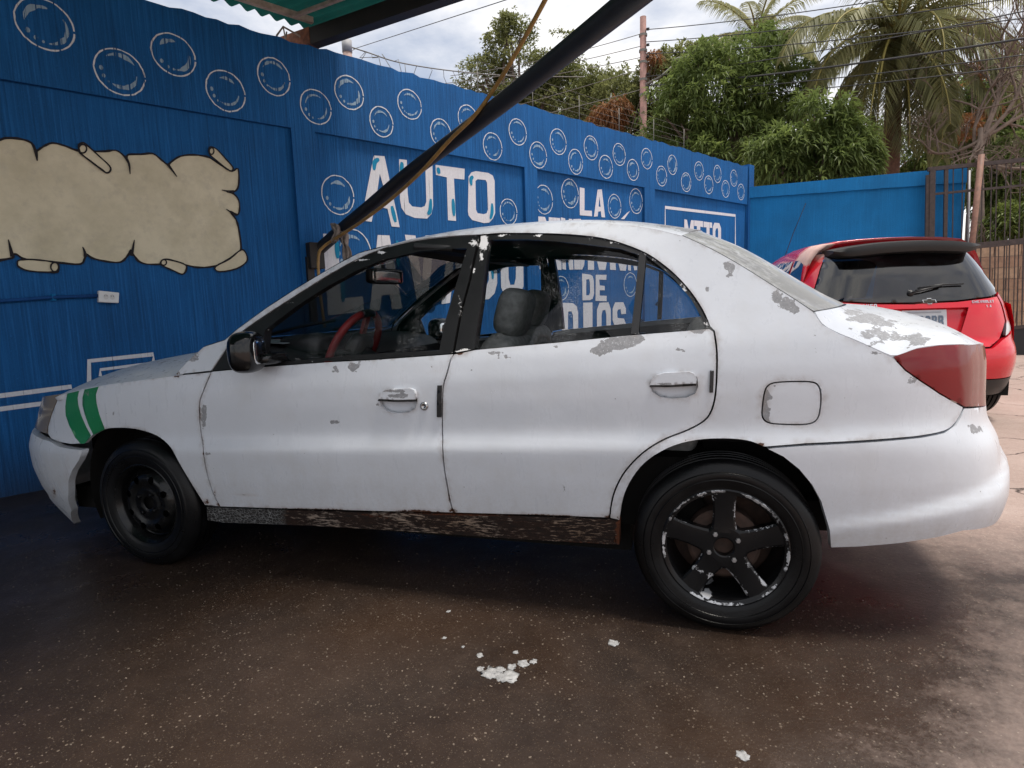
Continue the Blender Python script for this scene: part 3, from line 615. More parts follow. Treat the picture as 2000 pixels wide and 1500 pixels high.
side_sheet('edge_guard', [(1387, 724), (1394.5, 724), (1393, 767), (1385.5, 767)], M_FRAME, rdoor, off=-.007, gap=0, flange=.008, mirror=False, step=.01)
# ------------------------------------------------------------------ wheels
def tyre_prof(R, rr, w):                          # (radius, depth) depth 0 = outer sidewall face, grows inboard
    p = [(rr-.012, .030), (rr, .016), (rr+.006, .010), (rr+.02, .006), (rr+(R-rr)*.36, .003), (rr+(R-rr)*.375, .0005), (rr+(R-rr)*.40, .0025), (rr+(R-rr)*.5, .0), (rr+(R-rr)*.60, .0022), (rr+(R-rr)*.615, -.0005), (rr+(R-rr)*.635, .0022), (R-.034, .004), (R-.018, .010), (R-.008, .020), (R-.002, .032)]
    for k in range(4):
        a = .032+(w-.064)*(k+.5)/4-.006+(.012 if k else .006); 
        p += [(R, a-.006), (R-.008, a-.004), (R-.008, a+.004), (R, a+.006)]
    p += [(R-.002, w-.032), (R-.012, w-.018), (R-.05, w), (rr, w-.012), (rr-.012, w-.03)]
    return p
def wheel(x, y, R, rr, kind, near, lean=0., steer=0.):
    w = .178; sgn = 1 if near else -1
    B = Matrix.Translation((x, y, R-.004)) @ Matrix.Rotation(steer, 4, 'Z') @ (Matrix.Rotation(math.radians(-90), 4, 'X') if near else Matrix.Rotation(math.radians(90), 4, 'X'))
    hub = MB(); hub.lathe([(.001, .165), (.176, .165), (.176, .172), (.001, .172)], 40, B); hub.lathe([(.001, .055), (.105, .055), (.115, .062), (.115, .12), (.03, .13), (.03, .2)], 40, B)
    root = hub.build('wheel', M_DARK if kind == 'steel' else simple('rusty_brake_drum', (.05, .028, .02), .8, var=.5, scale=30), CAR, True); autosmooth(root)
    t = MB(); t.lathe(tyre_prof(R, rr, w), 96, B); autosmooth(t.build('tyre', M_RUBBER, root, True), 40)
    if kind == 'alloy':
        V = []; F = []; ed = []
        def ad(Vl, Fl, e):
            n = len(V); V.extend(Vl); F.extend(tuple(i+n for i in f) for f in Fl); ed.extend(e)
        pr = [(rr-.012, .034), (rr+.002, .018), (rr+.004, .012), (rr-.001, .009), (rr-.006, .011), (rr-.014, .016), (rr-.017, .024), (rr-.022, .07), (rr-.03, .15)]
        m = MB(); m.lathe(pr, 96); ad(m.V, m.F, [1.05 if i % len(pr) in (3, 4) else (.5 if i % len(pr) in (2, 5) else 0) for i in range(len(m.V))])
        # hub disc with bore
        pr = [(.030, .05), (.030, .024), (.034, .021), (.05, .020), (.066, .021), (.074, .027), (.078, .05)]
        m = MB(); m.lathe(pr, 60); ad(m.V, m.F, [.85 if i % len(pr) in (2,) else 0 for i in range(len(m.V))])
        for k in range(5):
            a = math.radians(90+72*k)*(1)
            rad = [.050, .075, .11, .145, rr-.012]; hw = [.042, .036, .033, .034, .039]; dep = [.021, .023, .023, .021, .017]
            if near: a = -a                       # local frame is mirrored by the axis turn
            Vl = []; Fl = []; e = []
            for r, h, d in zip(rad, hw, dep):
                for q, dd, ee in ((-1, .035, 0), (-1, .005, 1.0), (-.82, 0, .85), (0, -.002, 0), (.82, 0, .85), (1, .005, 1.0), (1, .035, 0)):
                    u = np.array([math.cos(a), math.sin(a)]); v = np.array([-u[1], u[0]]); p = u*r+v*h*q; Vl.append((p[0], p[1], d+dd)); e.append(ee*(1.0 if r > .1 or k in (2, 3) else .9))
            for i in range(4):
                for j in range(6): Fl.append((i*7+j, (i+1)*7+j, (i+1)*7+j+1, i*7+j+1))
            ad(Vl, Fl, e)
        Vw = [B@Vector(v) for v in V]
        pq = yproj(np.array([tuple(v) for v in Vw])) if near else np.zeros((len(V), 2))
        pe = np.zeros(len(V))
        if near:
            for b in [(1380, 1160, 12, 14, .78), (1370, 1110, 14, 10, .62), (1375, 971, 6, 4, .7), (1401, 967, 6, 4, .7), (1447, 1120, 18, 7, .6), (1384, 1123, 12, 8, .66), (1352, 1062, 4, 8, .66)]:
                pe = np.maximum(pe, b[4]*np.exp(-.5*(((pq[:, 0]-b[0])/b[2])**2+((pq[:, 1]-b[1])/b[3])**2)))
        o = mesh('rim', Vw, F, M_RIM, root, True, dict(edge=ed, peel=pe)); autosmooth(o, 22)
        for ang in (122, 32, -52, 203):
            a = math.radians(ang)*(-1 if near else 1); nb = MB()
            nb.lathe([(.0005, .013), (.0065, .013), (.0085, .016), (.0085, .03)], 6, B@Matrix.Translation((.050*math.cos(a), .050*math.sin(a), 0))); autosmooth(nb.build('lug_nut', M_NUT, root))
    else:
        # pressed steel disc with a ring of round openings
        def h(r): return float(np.interp(r, [0, .03, .034, .06, .075, .10, .125, .14, .155, rr-.004, rr+.004], [.03, .03, .026, .026, .030, .020, .024, .045, .060, .062, .012]))
        cir = lambda cx, cy, r, n: [(cx+r*math.cos(2*math.pi*i/n), cy+r*math.sin(2*math.pi*i/n)) for i in range(n)]
        V2, F = triangulate(cir(0, 0, .150, 64), [cir(.112*math.cos(a), .112*math.sin(a), .0155, 18) for a in [2*math.pi*i/8+.35 for i in range(8)]]+[cir(0, 0, .029, 24)], .012)
        V = [B@Vector((p[0], p[1], h(math.hypot(*p)))) for p in V2]; n = len(V)
        mm = MB(); mm.lathe([(.149, h(.149)), (rr-.03, .062), (rr-.022, .058), (rr-.016, .03), (rr-.008, .018), (rr, .010), (rr+.004, .012), (rr, .022)], 80, B); mm.add(V, [tuple(f) for f in F])
        o = mm.build('rim', M_STEEL, root, True); autosmooth(o, 45)
        for i in range(4):
            a = 2*math.pi*i/4+.6; nb = MB(); nb.lathe([(.0005, .012), (.006, .012), (.0085, .016), (.0085, .034)], 6, B@Matrix.Translation((.050*math.cos(a), .050*math.sin(a), 0))); autosmooth(nb.build('lug_nut', M_STEEL, root))
    return root
RT = .2885
wheel(2.41, .012, RT, .193, 'alloy', True)
wheel(0.0, .018, RT, .178, 'steel', True, steer=-.03)
wheel(2.41, WID-.012, RT, .193, 'alloy', False)
wheel(0.0, WID-.018, RT, .178, 'steel', False)
# ------------------------------------------------------------------ interior
def seat(yc, hp, recline=.30, hr=(.062, .132, .098)):
    v = yray(*hp); P = CAMY+v*((yc-CAMY[1])/v[1]); q = Matrix.Rotation(recline, 3, 'Y')@Vector((-.015, 0, .735)); x0 = P[0]-q.x; zb = P[2]-q.z
    c = MB(); c.add(*sell((x0-.22, yc, zb), (.26, .235, .085), .45, .35)); root = c.build('seat', M_SEAT, CAR, True)
    R = Matrix.Rotation(recline, 3, 'Y')
    b = MB(); b.add(*sell(tuple(R@Vector((0, 0, .31))+Vector((x0, yc, zb))), (.085, .235, .34), .45, .45, R)); b.build('seat_back', M_SEAT, root, True)
    h = MB(); h.add(*sell(tuple(R@Vector((-.015, 0, .735))+Vector((x0, yc, zb))), hr, .55, .62, R)); h.build('headrest', M_SEAT, root, True)
    for d in (-.05, .05):
        p = MB(); p.tube([tuple(R@Vector((0, d, .55))+Vector((x0, yc, zb))), tuple(R@Vector((-.01, d, .72))+Vector((x0, yc, zb)))], .006, 8); p.build('headrest_post', M_CHROME, root, True)
seat(.46, (1006, 610)); seat(WID-.46, (1046, 602), .26)
rb = MB(); rb.add(*sell((2.02, YC, .46), (.26, .62, .10), .4, .3)); rbo = rb.build('rear_seat', M_SEAT, CAR, True)
rbb = MB(); rbb.add(*sell((2.30, YC, .72), (.09, .62, .28), .4, .3, Matrix.Rotation(.35, 3, 'Y'))); rbb.build('seat_back', M_SEAT, rbo, True)
da = MB(); pr = [(.34, .66), (.34, .945), (.44, .965), (.60, .955), (.72, .925), (.78, .88), (.78, .80), (.74, .74), (.70, .62)]
V = [(x, y, z) for y in (.13, .3, YC, WID-.3, WID-.13) for x, z in pr]; L = len(pr)
da.add(V, [(j*L+i, j*L+i+1, (j+1)*L+i+1, (j+1)*L+i) for j in range(4) for i in range(L-1)]+[tuple(range(L)), tuple(4*L+i for i in range(L))[::-1]])
dash = da.build('dashboard', M_DASH, CAR); autosmooth(dash, 30)
bi = MB(); bi.add(*sell((.68, .43, .955), (.12, .17, .045), .5, .5)); bi.build('instrument_hood', M_DASH, dash, True)
# steering wheel: black rim with red sections
cw = Vector((.86, .43, .925)); Rw = Matrix.Rotation(-math.radians(62), 3, 'Y')
def ring(a0, a1, n, r=.178, t=.017):
    m = MB(); pts = [cw+Rw@Vector((r*math.cos(a0+(a1-a0)*i/n), r*math.sin(a0+(a1-a0)*i/n), 0)) for i in range(n+1)]; m.tube(pts, t, 10); return m
hubw = MB(); hubw.add(*sell(tuple(cw+Rw@Vector((0, 0, -.02))), (.085, .075, .04), .6, .7, Rw))
sw = hubw.build('steering_wheel', M_DASH, CAR, True)
ring(0.25, 2.9, 24).build('wheel_rim_cover', M_REDCOVER, sw, True); ring(3.45, 6.0, 24).build('wheel_rim_cover', M_REDCOVER, sw, True)
ring(2.9, 3.45, 6).build('wheel_rim', M_BLACK, sw, True); ring(-.28, .25, 6).build('wheel_rim', M_BLACK, sw, True)
for a in (0, math.pi, -math.pi/2):
    s_ = MB(); s_.bar(cw+Rw@Vector((.06*math.cos(a), .06*math.sin(a), -.015)), cw+Rw@Vector((.176*math.cos(a), .176*math.sin(a), 0)), .035, .015); s_.build('wheel_spoke', M_REDCOVER if a == 0 else M_DASH, sw)
co_ = MB(); co_.tube([tuple(cw+Rw@Vector((0, 0, -.02))), tuple(cw+Rw@Vector((0, 0, -.3)))], .035, 12); co_.build('steering_column', M_DASH, sw, True)
pp = MB(); pp.box((-.10, -.08, 0), (.10, .08, .002), Matrix.Translation((.55, .30, .972))@Matrix.Rotation(.06, 4, 'Y')); pp.build('paper_sheet', M_PAPER, dash)
# rear-view mirror hangs from the windscreen
_v = yray(752, 540); rvc = Vector(CAMY+_v*((.74-CAMY[1])/_v[1])); rm = MB(); Rm = Matrix.Rotation(math.radians(-10.5), 3, 'Z')@Matrix.Rotation(math.radians(5), 3, 'Y')
rm.add(*sell(tuple(rvc), (.022, .125, .038), .35, .3, Rm)); rvm = rm.build('rear_view_mirror', M_BLACK, CAR, True)
g_ = MB(); nrm_ = Rm@Vector((1, 0, 0)); g_.add(*sell(tuple(rvc+nrm_*.018), (.008, .115, .031), .3, .25, Rm)); g_.build('mirror_glass', M_MIRROR, rvm, True)
st_ = MB(); st_.tube([tuple(rvc), tuple(rvc+Vector((-.015, 0, .085)))], .009, 8); st_.build('mirror_stem', M_BLACK, rvm, True)
for y_, tilt in ((.46, .12), (WID-.46, .10)):
    v_ = MB(); v_.box((0, -.2, -.012), (.17, .2, .012), Matrix.Translation((1.26, y_, 1.335))@Matrix.Rotation(tilt, 4, 'Y')); bevel(v_.build('sun_visor', M_DASH, CAR), .01)
# door mirror
mc = Vector((.706, -.06, .953))
def dm(side):
    f = (lambda v: v) if side == 0 else (lambda v: (v[0], WID-v[1], v[2]))
    V, F = sell(tuple(mc), (.055, .088, .078), .66, .66, Matrix.Rotation(math.radians(18), 3, 'Z'))
    o = mesh('door_mirror', [f(v) for v in V], F if side == 0 else [q[::-1] for q in F], M_GLOSSB, CAR, True)
    V, F = sell((mc[0]+.043, mc[1]+.014, mc[2]), (.008, .058, .048), .5, .5, Matrix.Rotation(math.radians(18), 3, 'Z'))
    mesh('mirror_glass', [f(v) for v in V], F if side == 0 else [q[::-1] for q in F], M_MIRROR, o, True)
    V, F = sell((mc[0]+.055, .012, mc[2]-.03), (.03, .07, .022), .7, .7)
    mesh('mirror_base', [f(v) for v in V], F if side == 0 else [q[::-1] for q in F], M_GLOSSB, o, True)
dm(0); dm(1)
# wipers at the foot of the windscreen
for y0_ in (.45, 1.0):
    w_ = MB(); w_.tube([(.37, y0_, .995), (.43, y0_+.2, 1.03), (.46, y0_+.45, 1.05)], .007, 6); w_.build('wiper', M_BLACK, CAR, True)
# ------------------------------------------------------------------ the yard floor
def drop(y): return float(np.interp(y, [-50, 1.7, 2.3, 4.2, 4.9, 8.4, 14, 40], [0, 0, 0, 0, 0, 0, 0, 0]))
def gh(x, y): return math.tan(SLOPE)*float(np.clip(x, -7, 10))+drop(y)
def ground_mat():
    t = NT('wet_and_dry_concrete'); co = t.coord(); sx = t.n('ShaderNodeSeparateXYZ'); t.l(co, sx.inputs[0]); X, Y = sx.outputs[0], sx.outputs[1]
    n1 = t.noise(co, 1.1, 6, .6); n2 = t.noise(co, 9, 6, .65); n3 = t.noise(co, 70, 5, .7)
    dry = t.math('SUBTRACT', t.math('MULTIPLY_ADD', X, .8715, t.math('MULTIPLY', Y, -.4904)), 2.80)
    dry = t.math('MAXIMUM', dry, t.math('MINIMUM', t.math('SUBTRACT', Y, .75), t.math('SUBTRACT', X, 2.75)))
    dry = t.math('MAXIMUM', dry, t.math('SUBTRACT', Y, 2.1)); dry = t.math('ADD', dry, t.math('ADD', t.math('MULTIPLY', t.math('SUBTRACT', n2, .5), .7), t.math('MULTIPLY', t.math('SUBTRACT', n3, .5), .35)))
    dry = t.rng(t.math('ADD', dry, t.math('MULTIPLY', t.math('SUBTRACT', n1, .5), .5)), -.18, .55)
    wetc = t.mix(t.rng(n1, .32, .68), (.020, .0125, .0092), (.044, .027, .0185))
    wetc = t.mix(t.math('MULTIPLY', t.rng(n2, .45, .8), .6), wetc, (.060, .039, .028))
    # small aggregate showing through the worn surface
    v = t.n('ShaderNodeTexVoronoi'); v.inputs['Scale'].default_value = 95; t.l(co, v.inputs['Vector'])
    sc = t.n('ShaderNodeSeparateColor'); t.l(v.outputs['Color'], sc.inputs[0])
    sel = t.math('MULTIPLY', t.math('LESS_THAN', v.outputs['Distance'], t.math('MULTIPLY', sc.outputs[1], .34)), t.math('GREATER_THAN', t.math('ADD', sc.outputs[0], t.math('MULTIPLY', n1, .35)), .86))
    v2 = t.n('ShaderNodeTexVoronoi'); v2.inputs['Scale'].default_value = 230; t.l(co, v2.inputs['Vector']); s2 = t.n('ShaderNodeSeparateColor'); t.l(v2.outputs['Color'], s2.inputs[0])
    sel2 = t.math('MULTIPLY', t.math('LESS_THAN', v2.outputs['Distance'], .27), t.math('GREATER_THAN', s2.outputs[0], .70))
    wetc = t.mix(t.math('MULTIPLY', sel2, .55), wetc, (.16, .115, .075))
    wetc = t.mix(sel, wetc, t.mix(sc.outputs[2], (.08, .058, .042), (.19, .15, .115)))
    dryc = t.mix(t.rng(n1, .3, .7), (.33, .245, .21), (.43, .335, .295)); dryc = t.mix(t.math('MULTIPLY', t.rng(n2, .4, .75), .5), dryc, (.27, .19, .16)); dryc = t.mix(t.math('MULTIPLY', t.rng(n3, .5, .7), .35), dryc, (.5, .4, .33)); dryc = t.mix(t.math('MULTIPLY', sel2, .35), dryc, (.14, .10, .085)); dryc = t.mix(t.math('MULTIPLY', sel, .5), dryc, (.52, .46, .40)); dryc = t.mix(t.rng(t.noise(co, 28, 6, .7), .58, .70, 0., .5), dryc, (.20, .145, .125))
    cd = t.n('ShaderNodeMapping'); t.l(co, cd.inputs[0]); cd.inputs['Location'].default_value = (.37, .2, 0)
    wv = t.n('ShaderNodeVectorMath'); wv.operation = 'ADD'; nv = t.n('ShaderNodeTexNoise'); nv.inputs['Scale'].default_value = 2.2; nv.inputs['Detail'].default_value = 6; t.l(co, nv.inputs[0])
    sv = t.n('ShaderNodeVectorMath'); sv.operation = 'SCALE'; sv.inputs[3].default_value = .5; t.l(nv.outputs['Color'], sv.inputs[0]); t.l(cd.outputs[0], wv.inputs[0]); t.l(sv.outputs[0], wv.inputs[1])
    crack = t.math('SUBTRACT', 1., t.rng(t.vor(wv.outputs[0], .95, 'DISTANCE_TO_EDGE'), .002, .010))
    crack = t.math('MULTIPLY', crack, t.rng(dry, .75, .95))
    col = t.mix(dry, wetc, dryc); col = t.mix(t.math('MULTIPLY', crack, .9), col, (.035, .024, .02))
    pud = t.rng(t.noise(t.coord((1, 1, 1)), 2.3, 5, .6), .42, .66)
    wr = t.fmix(pud, .46, .20)
    t.set(col=col, rough=t.fmix(dry, wr, .8), spec=t.fmix(dry, .5, .3))
    h = t.math('ADD', t.math('MULTIPLY', n3, .6), t.math('ADD', t.math('MULTIPLY', sel, .5), t.math('MULTIPLY', sel2, .3))); h = t.math('SUBTRACT', h, t.math('MULTIPLY', crack, 2.))
    t.bump(h, .55, .006); return t.m
M_GROUND = ground_mat()
def axis(lo, hi, a, b, fine, n): return sorted(set([lo+(a-lo)*i/n for i in range(n)]+[a+(b-a)*i/fine for i in range(fine+1)]+[b+(hi-b)*i/n for i in range(1, n+1)]))
gx_, gy_ = axis(-160, 160, -8, 11, 40, 6), axis(-160, 200, -8, 16, 64, 6)
V = [(x, y, gh(x, y)) for y in gy_ for x in gx_]; n_ = len(gx_)
tag(mesh('ground', V, [(j*n_+i, j*n_+i+1, (j+1)*n_+i+1, (j+1)*n_+i) for j in range(len(gy_)-1) for i in range(n_-1)], M_GROUND, smooth=True), kind='structure')
# loose grit and pebbles lying on the wet floor
M_PEB = simple('pale_pebbles', (.15, .118, .09), .7, var=.7, scale=37)
def grit():
    rnd = random.Random(3); V = []; F = []
    base = [(1, 0, 0), (-.5, .87, 0), (-.5, -.87, 0), (.5, .5, .7), (-.7, .1, .65), (.2, -.7, .7)]
    fc = [(0, 1, 3), (1, 4, 3), (1, 2, 4), (2, 5, 4), (2, 0, 5), (0, 3, 5), (3, 4, 5)]
    k = 0
    while k < 5500:
        x, y = rnd.uniform(-1.2, 3.6), rnd.uniform(-1.3, .5)
        if mnoise.noise((x*1.3, y*1.3, 3.)) < rnd.uniform(-.6, .35): continue
        s = min(.004, .0013*rnd.paretovariate(2.2)); a = rnd.uniform(0, 6.28); n = len(V); z = gh(x, y)
        for p in base: V.append((x+s*(p[0]*math.cos(a)-p[1]*math.sin(a))*rnd.uniform(.8, 1.2), y+s*(p[0]*math.sin(a)+p[1]*math.cos(a))*rnd.uniform(.8, 1.2), z-.0006+p[2]*s*.75))
        F += [tuple(i+n for i in f) for f in fc]; k += 1
    tag(mesh('grit', V, F, M_PEB), 'scattered pale grit and tiny pebbles on the wet dark floor', 'grit', kind='stuff')
grit()
# scraps of soap foam
M_FOAM = simple('soap_foam', (.40, .40, .40), .8, var=.3, scale=60, bump=.8, sss=.0)
FO = [(962, 1315, .030), (990, 1322, .028), (975, 1308, .018), (1000, 1302, .016), (1022, 1296, .016), (1042, 1292, .012), (938, 1306, .012), (937, 1280, .012), (1007, 1274, .009), (904, 1263, .006), (868, 1246, .007), (1199, 1256, .018), (1452, 1476, .016), (876, 1194, .008)]
for i, (px, py, r) in enumerate(FO):
    p = onground(px, py); rnd = random.Random(i); Vv, Ff = sell((0, 0, 0), (1, 1, 1), 1, 1, None, 14, 9); V = []
    for v in Vv:
        k = 1+.9*mnoise.noise((v[0]*2+i*7, v[1]*2, v[2]*2))+.25*mnoise.noise((v[0]*6, v[1]*6+i, v[2]*6)); V.append((v[0]*r*k*rnd.uniform(.95, 1.05), v[1]*r*k*.9, max(-.002, v[2]*r*.14*k)))
    o = mesh('soap_foam', V, Ff, M_FOAM, None, True); o.location = (p[0], p[1], p[2]); o.rotation_euler = (0, -SLOPE, rnd.uniform(0, 6))
    lab = {0: 'widest scrap of white soap foam in the cluster on the wet floor', 11: 'lone white foam lump on wet floor near the rear wheel', 12: 'small grey foam lump alone on wet floor away from the car'}.get(i, 'small crumb of white soap foam around the foam cluster')
    tag(o, lab, 'foam', 'soap foam scraps on the floor')
# ------------------------------------------------------------------ mural wall
WD = np.array([.4904, .8715, 0.]); WN = np.array([.8715, -.4904, 0.]); WP0 = np.array([-1.9024, .7338, 0.])
def W3(a, z, d=0.): return tuple(WP0+WD*a+WN*d+np.array([0, 0, z]))
def WA(px, py, d=0.):
    X = onplane(px, py, WP0+WN*d, WN); return np.array([(X-WP0)@WD, X[2]])
def blue(name, base, comb=True):
    t = NT(name); co = t.coord(); st = t.noise(t.coord((78, 78, 1.6)), 1.0, 5, .6); f = t.noise(co, 90, 4, .7); m = t.noise(co, 1.3, 5, .6); st2 = t.noise(t.coord((14, 14, .5)), 1., 4, .6)
    c = t.mix(t.rng(m, .3, .7), tuple(x*.78 for x in base), tuple(x*1.12 for x in base))
    c = t.mix(t.math('MULTIPLY', t.rng(st, .5, .72), .5 if comb else .2), c, tuple(min(1, x*1.7+.015) for x in base))
    c = t.mix(t.math('MULTIPLY', t.rng(st2, .55, .75), .25), c, tuple(x*.72 for x in base))
    c = t.mix(t.rng(st, .30, .46, .55 if comb else .15, 0.), c, tuple(x*.45 for x in base))
    c = t.mix(t.math('MULTIPLY', t.rng(f, .62, .70), .4), c, tuple(min(1, x*2+.02) for x in base)); c = t.mix(t.rng(f, .30, .42, .45, 0.), c, tuple(x*.5 for x in base))
    sz = t.n('ShaderNodeSeparateXYZ'); t.l(co, sz.inputs[0])
    c = t.mix(t.rng(t.math('ADD', sz.outputs[2], t.math('MULTIPLY', m, -.5)), -.35, .22, .85, 0.), c, (.014, .014, .016))   # splash dirt at the foot
    t.set(col=c, rough=.72, spec=.3)
    h = t.math('ADD', t.math('MULTIPLY', st, 1.0 if comb else .25), t.math('MULTIPLY', f, .4)); t.bump(h, .9, .012); return t.m
M_BLUE = blue('combed_blue_stucco', (.004, .100, .31))
M_BLUE2 = blue('smooth_blue_stucco', (.003, .165, .42), False)
def decalmat(name, c1, holes=.0, alpha=1.):
    t = NT(name); co = t.coord(); st = t.noise(t.coord((78, 78, 1.6)), 1.0, 5, .6); f = t.noise(co, 60, 4, .7)
    t.set(col=t.mix(t.rng(f, .3, .7), tuple(c*.86 for c in c1), c1), rough=.75, spec=.25, alpha=t.math('MULTIPLY', t.rng(st, holes-.03, holes+.05), alpha) if holes else alpha)
    t.bump(t.math('ADD', st, t.math('MULTIPLY', f, .3)), .7, .008); return t.m
M_LETTER = decalmat('white_wall_paint', (.72, .73, .78), .31)
M_LINE = decalmat('thin_white_brush_paint', (.70, .75, .80), .37)
M_SOFT = decalmat('pale_blue_dry_brush', (.40, .56, .70), .42, .75)
M_TEAL = decalmat('teal_wall_paint', (.01, .25, .45), .2)
M_OUTL = decalmat('dark_outline_paint', (.02, .018, .022), .2)
def parch():
    t = NT('cream_parchment_paint'); co = t.coord(); n = t.noise(co, 3.2, 7, .65); n2 = t.noise(co, 14, 6, .7)
    c = t.mix(t.rng(n, .35, .62), (.58, .52, .37), (.74, .67, .50)); c = t.mix(t.math('MULTIPLY', t.rng(n2, .5, .75), .5), c, (.48, .43, .34)); c = t.mix(t.math('MULTIPLY', t.rng(t.noise(co, 5, 4), .6, .75), .4), c, (.60, .56, .43))
    t.set(col=c, rough=.8, spec=.2); t.bump(n2, .25, .008); return t.m
M_PARCH = parch()
WALL = empty('mural_wall', W3(4, gh(-.36, 4.4)-.05))
tag(WALL, 'tall blue stucco wall painted with soap bubbles, lettering and a parchment', 'wall')
WL = Matrix.Translation(Vector(WALL.location)).inverted()
def wmesh(name, V, F, mat, parent=None, smooth=False):
    o = mesh(name, [WL@Vector(v) for v in V], F, mat, parent or WALL, smooth); return o
A0, A1 = -9.0, 10.40
def ztop(a): return 3.278+.0152*a
def zpan(a): return 2.583+.0188*a
PIL = [(2.016, 2.226), (4.745, 4.955), (7.162, 7.424), (10.36, 10.4)]
def wslab(name, polyfn, d0, d1, jitter=False):
    n = int((A1-A0)/.08); V = []; F = []; rnd = random.Random(5)
    for i in range(n+1):
        a = A0+(A1-A0)*i/n; lo, hi = polyfn(a); hi += (rnd.uniform(-.012, .012)+.012*mnoise.noise((a*3, 0, 0))) if jitter else 0
        V += [W3(a, lo, d1), W3(a, hi, d1), W3(a, hi+(rnd.uniform(-.01, .01) if jitter else 0), d0), W3(a, lo, d0)]
    for i in range(n): 
        for k in range(4): F.append((i*4+k, (i+1)*4+k, (i+1)*4+(k+1) % 4, i*4+(k+1) % 4))
    F += [(0, 1, 2, 3), tuple(n*4+k for k in (3, 2, 1, 0))]
    return wmesh(name, V, F, M_BLUE)
wslab('wall_panel', lambda a: (-.8, ztop(a)-.03), -.14, 0.)
wslab('wall_band', lambda a: (zpan(a), ztop(a)), -.145, .035, True)
for a, b in PIL[:3]:
    V = [W3(q, z, d) for d in (.0, .035) for q, z in ((a, -.8), (b, -.8), (b, zpan(b)+.003), (a, zpan(a)+.003))]
    wmesh('pilaster', V, [(4, 5, 6, 7), (0, 1, 5, 4), (1, 2, 6, 5), (3, 0, 4, 7)], M_BLUE)
# end pier with the ragged crack
V = []; F = []
zs = np.linspace(-.8, ztop(10.4)+.04, 16)
for i, z in enumerate(zs):
    j = .02*mnoise.noise((z*5, 1, 0)); V += [W3(10.425+j, z, -.15), W3(10.425+j, z, .05), W3(10.62, z, .05), W3(10.62, z, -.15)]
for i in range(15):
    for k in range(4): F.append((i*4+k, i*4+(k+1) % 4, (i+1)*4+(k+1) % 4, (i+1)*4+k))
F += [(60, 61, 62, 63)]
wmesh('wall_pier', V, F, M_BLUE)
# painted work
LAY = [0]
def decal(name, polys, mat, d=0., parent=None, step=.5):      # polys: list of (outer, holes) in (a, z)
    LAY[0] += 1; dd = d+.0022+.00004*(LAY[0] % 40); V = []; F = []
    for outer, holes in polys:
        v2, f = triangulate(outer, holes, step); n = len(V); V += [W3(p[0], p[1], dd) for p in v2]; F += [tuple(int(i)+n for i in q) for q in f]
    me_o = wmesh(name, V, F, mat, parent)
    return me_o
def stroke(pts, w, closed=False, wob=0.):                      # outline of a brush stroke as a polygon in (a, z)
    P = np.array(pts); n = len(P); L = []; R = []
    for i in range(n):
        t = P[(i+1) % n if closed else min(i+1, n-1)]-P[i-1 if (closed or i > 0) else 0]; t = t/(np.linalg.norm(t)+1e-9); m = np.array([-t[1], t[0]])
        ww = w[i] if hasattr(w, '__len__') else w
        ww *= 1+wob*mnoise.noise((P[i][0]*30, P[i][1]*30, 1.)); L.append(P[i]+m*ww/2); R.append(P[i]-m*ww/2)
    if closed: return (L, [R])
    return (L+R[::-1], [])
def arc(c, r, a0, a1, n, ex=1.): return [np.array([c[0]+ex*r*math.cos(math.radians(a0+(a1-a0)*i/n)), c[1]+r*math.sin(math.radians(a0+(a1-a0)*i/n))]) for i in range(n+1)]
BUB = [(88, 48, 50), (234, 141, 45), (339, 107, 41), (441, 178, 40), (535, 150, 37), (617, 209, 34), (682, 181, 33), (745, 238, 30), (800, 204, 29), (861, 260, 28), (914, 233, 28), (962, 286, 27), (1011, 258, 26), (1051, 303, 26), (1090, 277, 25.5), (1124, 316, 25), (1154, 289, 24), (1183, 326, 23), (1209, 302, 22), (1236, 332, 21), (1263, 310, 20.5), (1292, 344, 20), (1313, 322, 19.5), (1340, 356, 19), (1365, 334, 18.5), (1384, 361, 18), (1401, 340, 17.5), (1417, 369, 17), (1433, 348, 16.5), (1447, 375, 16)]
for i, (px, py, r) in enumerate(BUB+[(660, 381, 39), (1062, 390, 29), (1113, 378, 29), (1200, 403, 24), (1242, 393, 25), (993, 414, 26), (688, 492, 46), (1096, 563, 24), (1231, 556, 24)]):
    d = .035 if i < len(BUB) else 0.
    c = WA(px, py, d); rr = abs(WA(px, py-r, d)[1]-c[1]); rnd = random.Random(i)
    tl = rnd.uniform(-24, 24); ex = rnd.uniform(.9, 1.02) if i < len(BUB) else .92
    ringp = stroke([p+np.array([rnd.uniform(-1, 1), rnd.uniform(-1, 1)])*rr*.012 for p in arc(c, rr*.97, 0, 354, 40, ex)], max(.009, rr*.05), False, .5)
    b = decal('painted_bubble', [ringp], M_LINE, d)
    big = rr*rnd.uniform(.11, .22); w = [big*(.2+.8*math.sin(math.pi*k/14)) for k in range(15)]
    sh = [stroke(arc(c, rr*rnd.uniform(.62, .74), 50+tl+rnd.uniform(-15, 15), 140+tl+rnd.uniform(-15, 30), 14, ex), w, False, .7), stroke(arc(c, rr*rnd.uniform(.62, .74), -110+tl+rnd.uniform(-10, 20), 5+tl+rnd.uniform(-20, 10), 14, ex), w, False, .7)]
    for ang, q in ((195, .08), (222, .07), (243, .045)):
        p = c+np.array([ex*rr*.70*math.cos(math.radians(ang+tl)), rr*.70*math.sin(math.radians(ang+tl))]); sh.append(([p+rr*q*np.array([math.cos(k), 1.3*math.sin(k)]) for k in np.linspace(0, 6.28, 9)[:-1]], []))
    decal('bubble_shine', sh, M_SOFT if rr > .2 or i > 30 else M_SOFT, d, b)
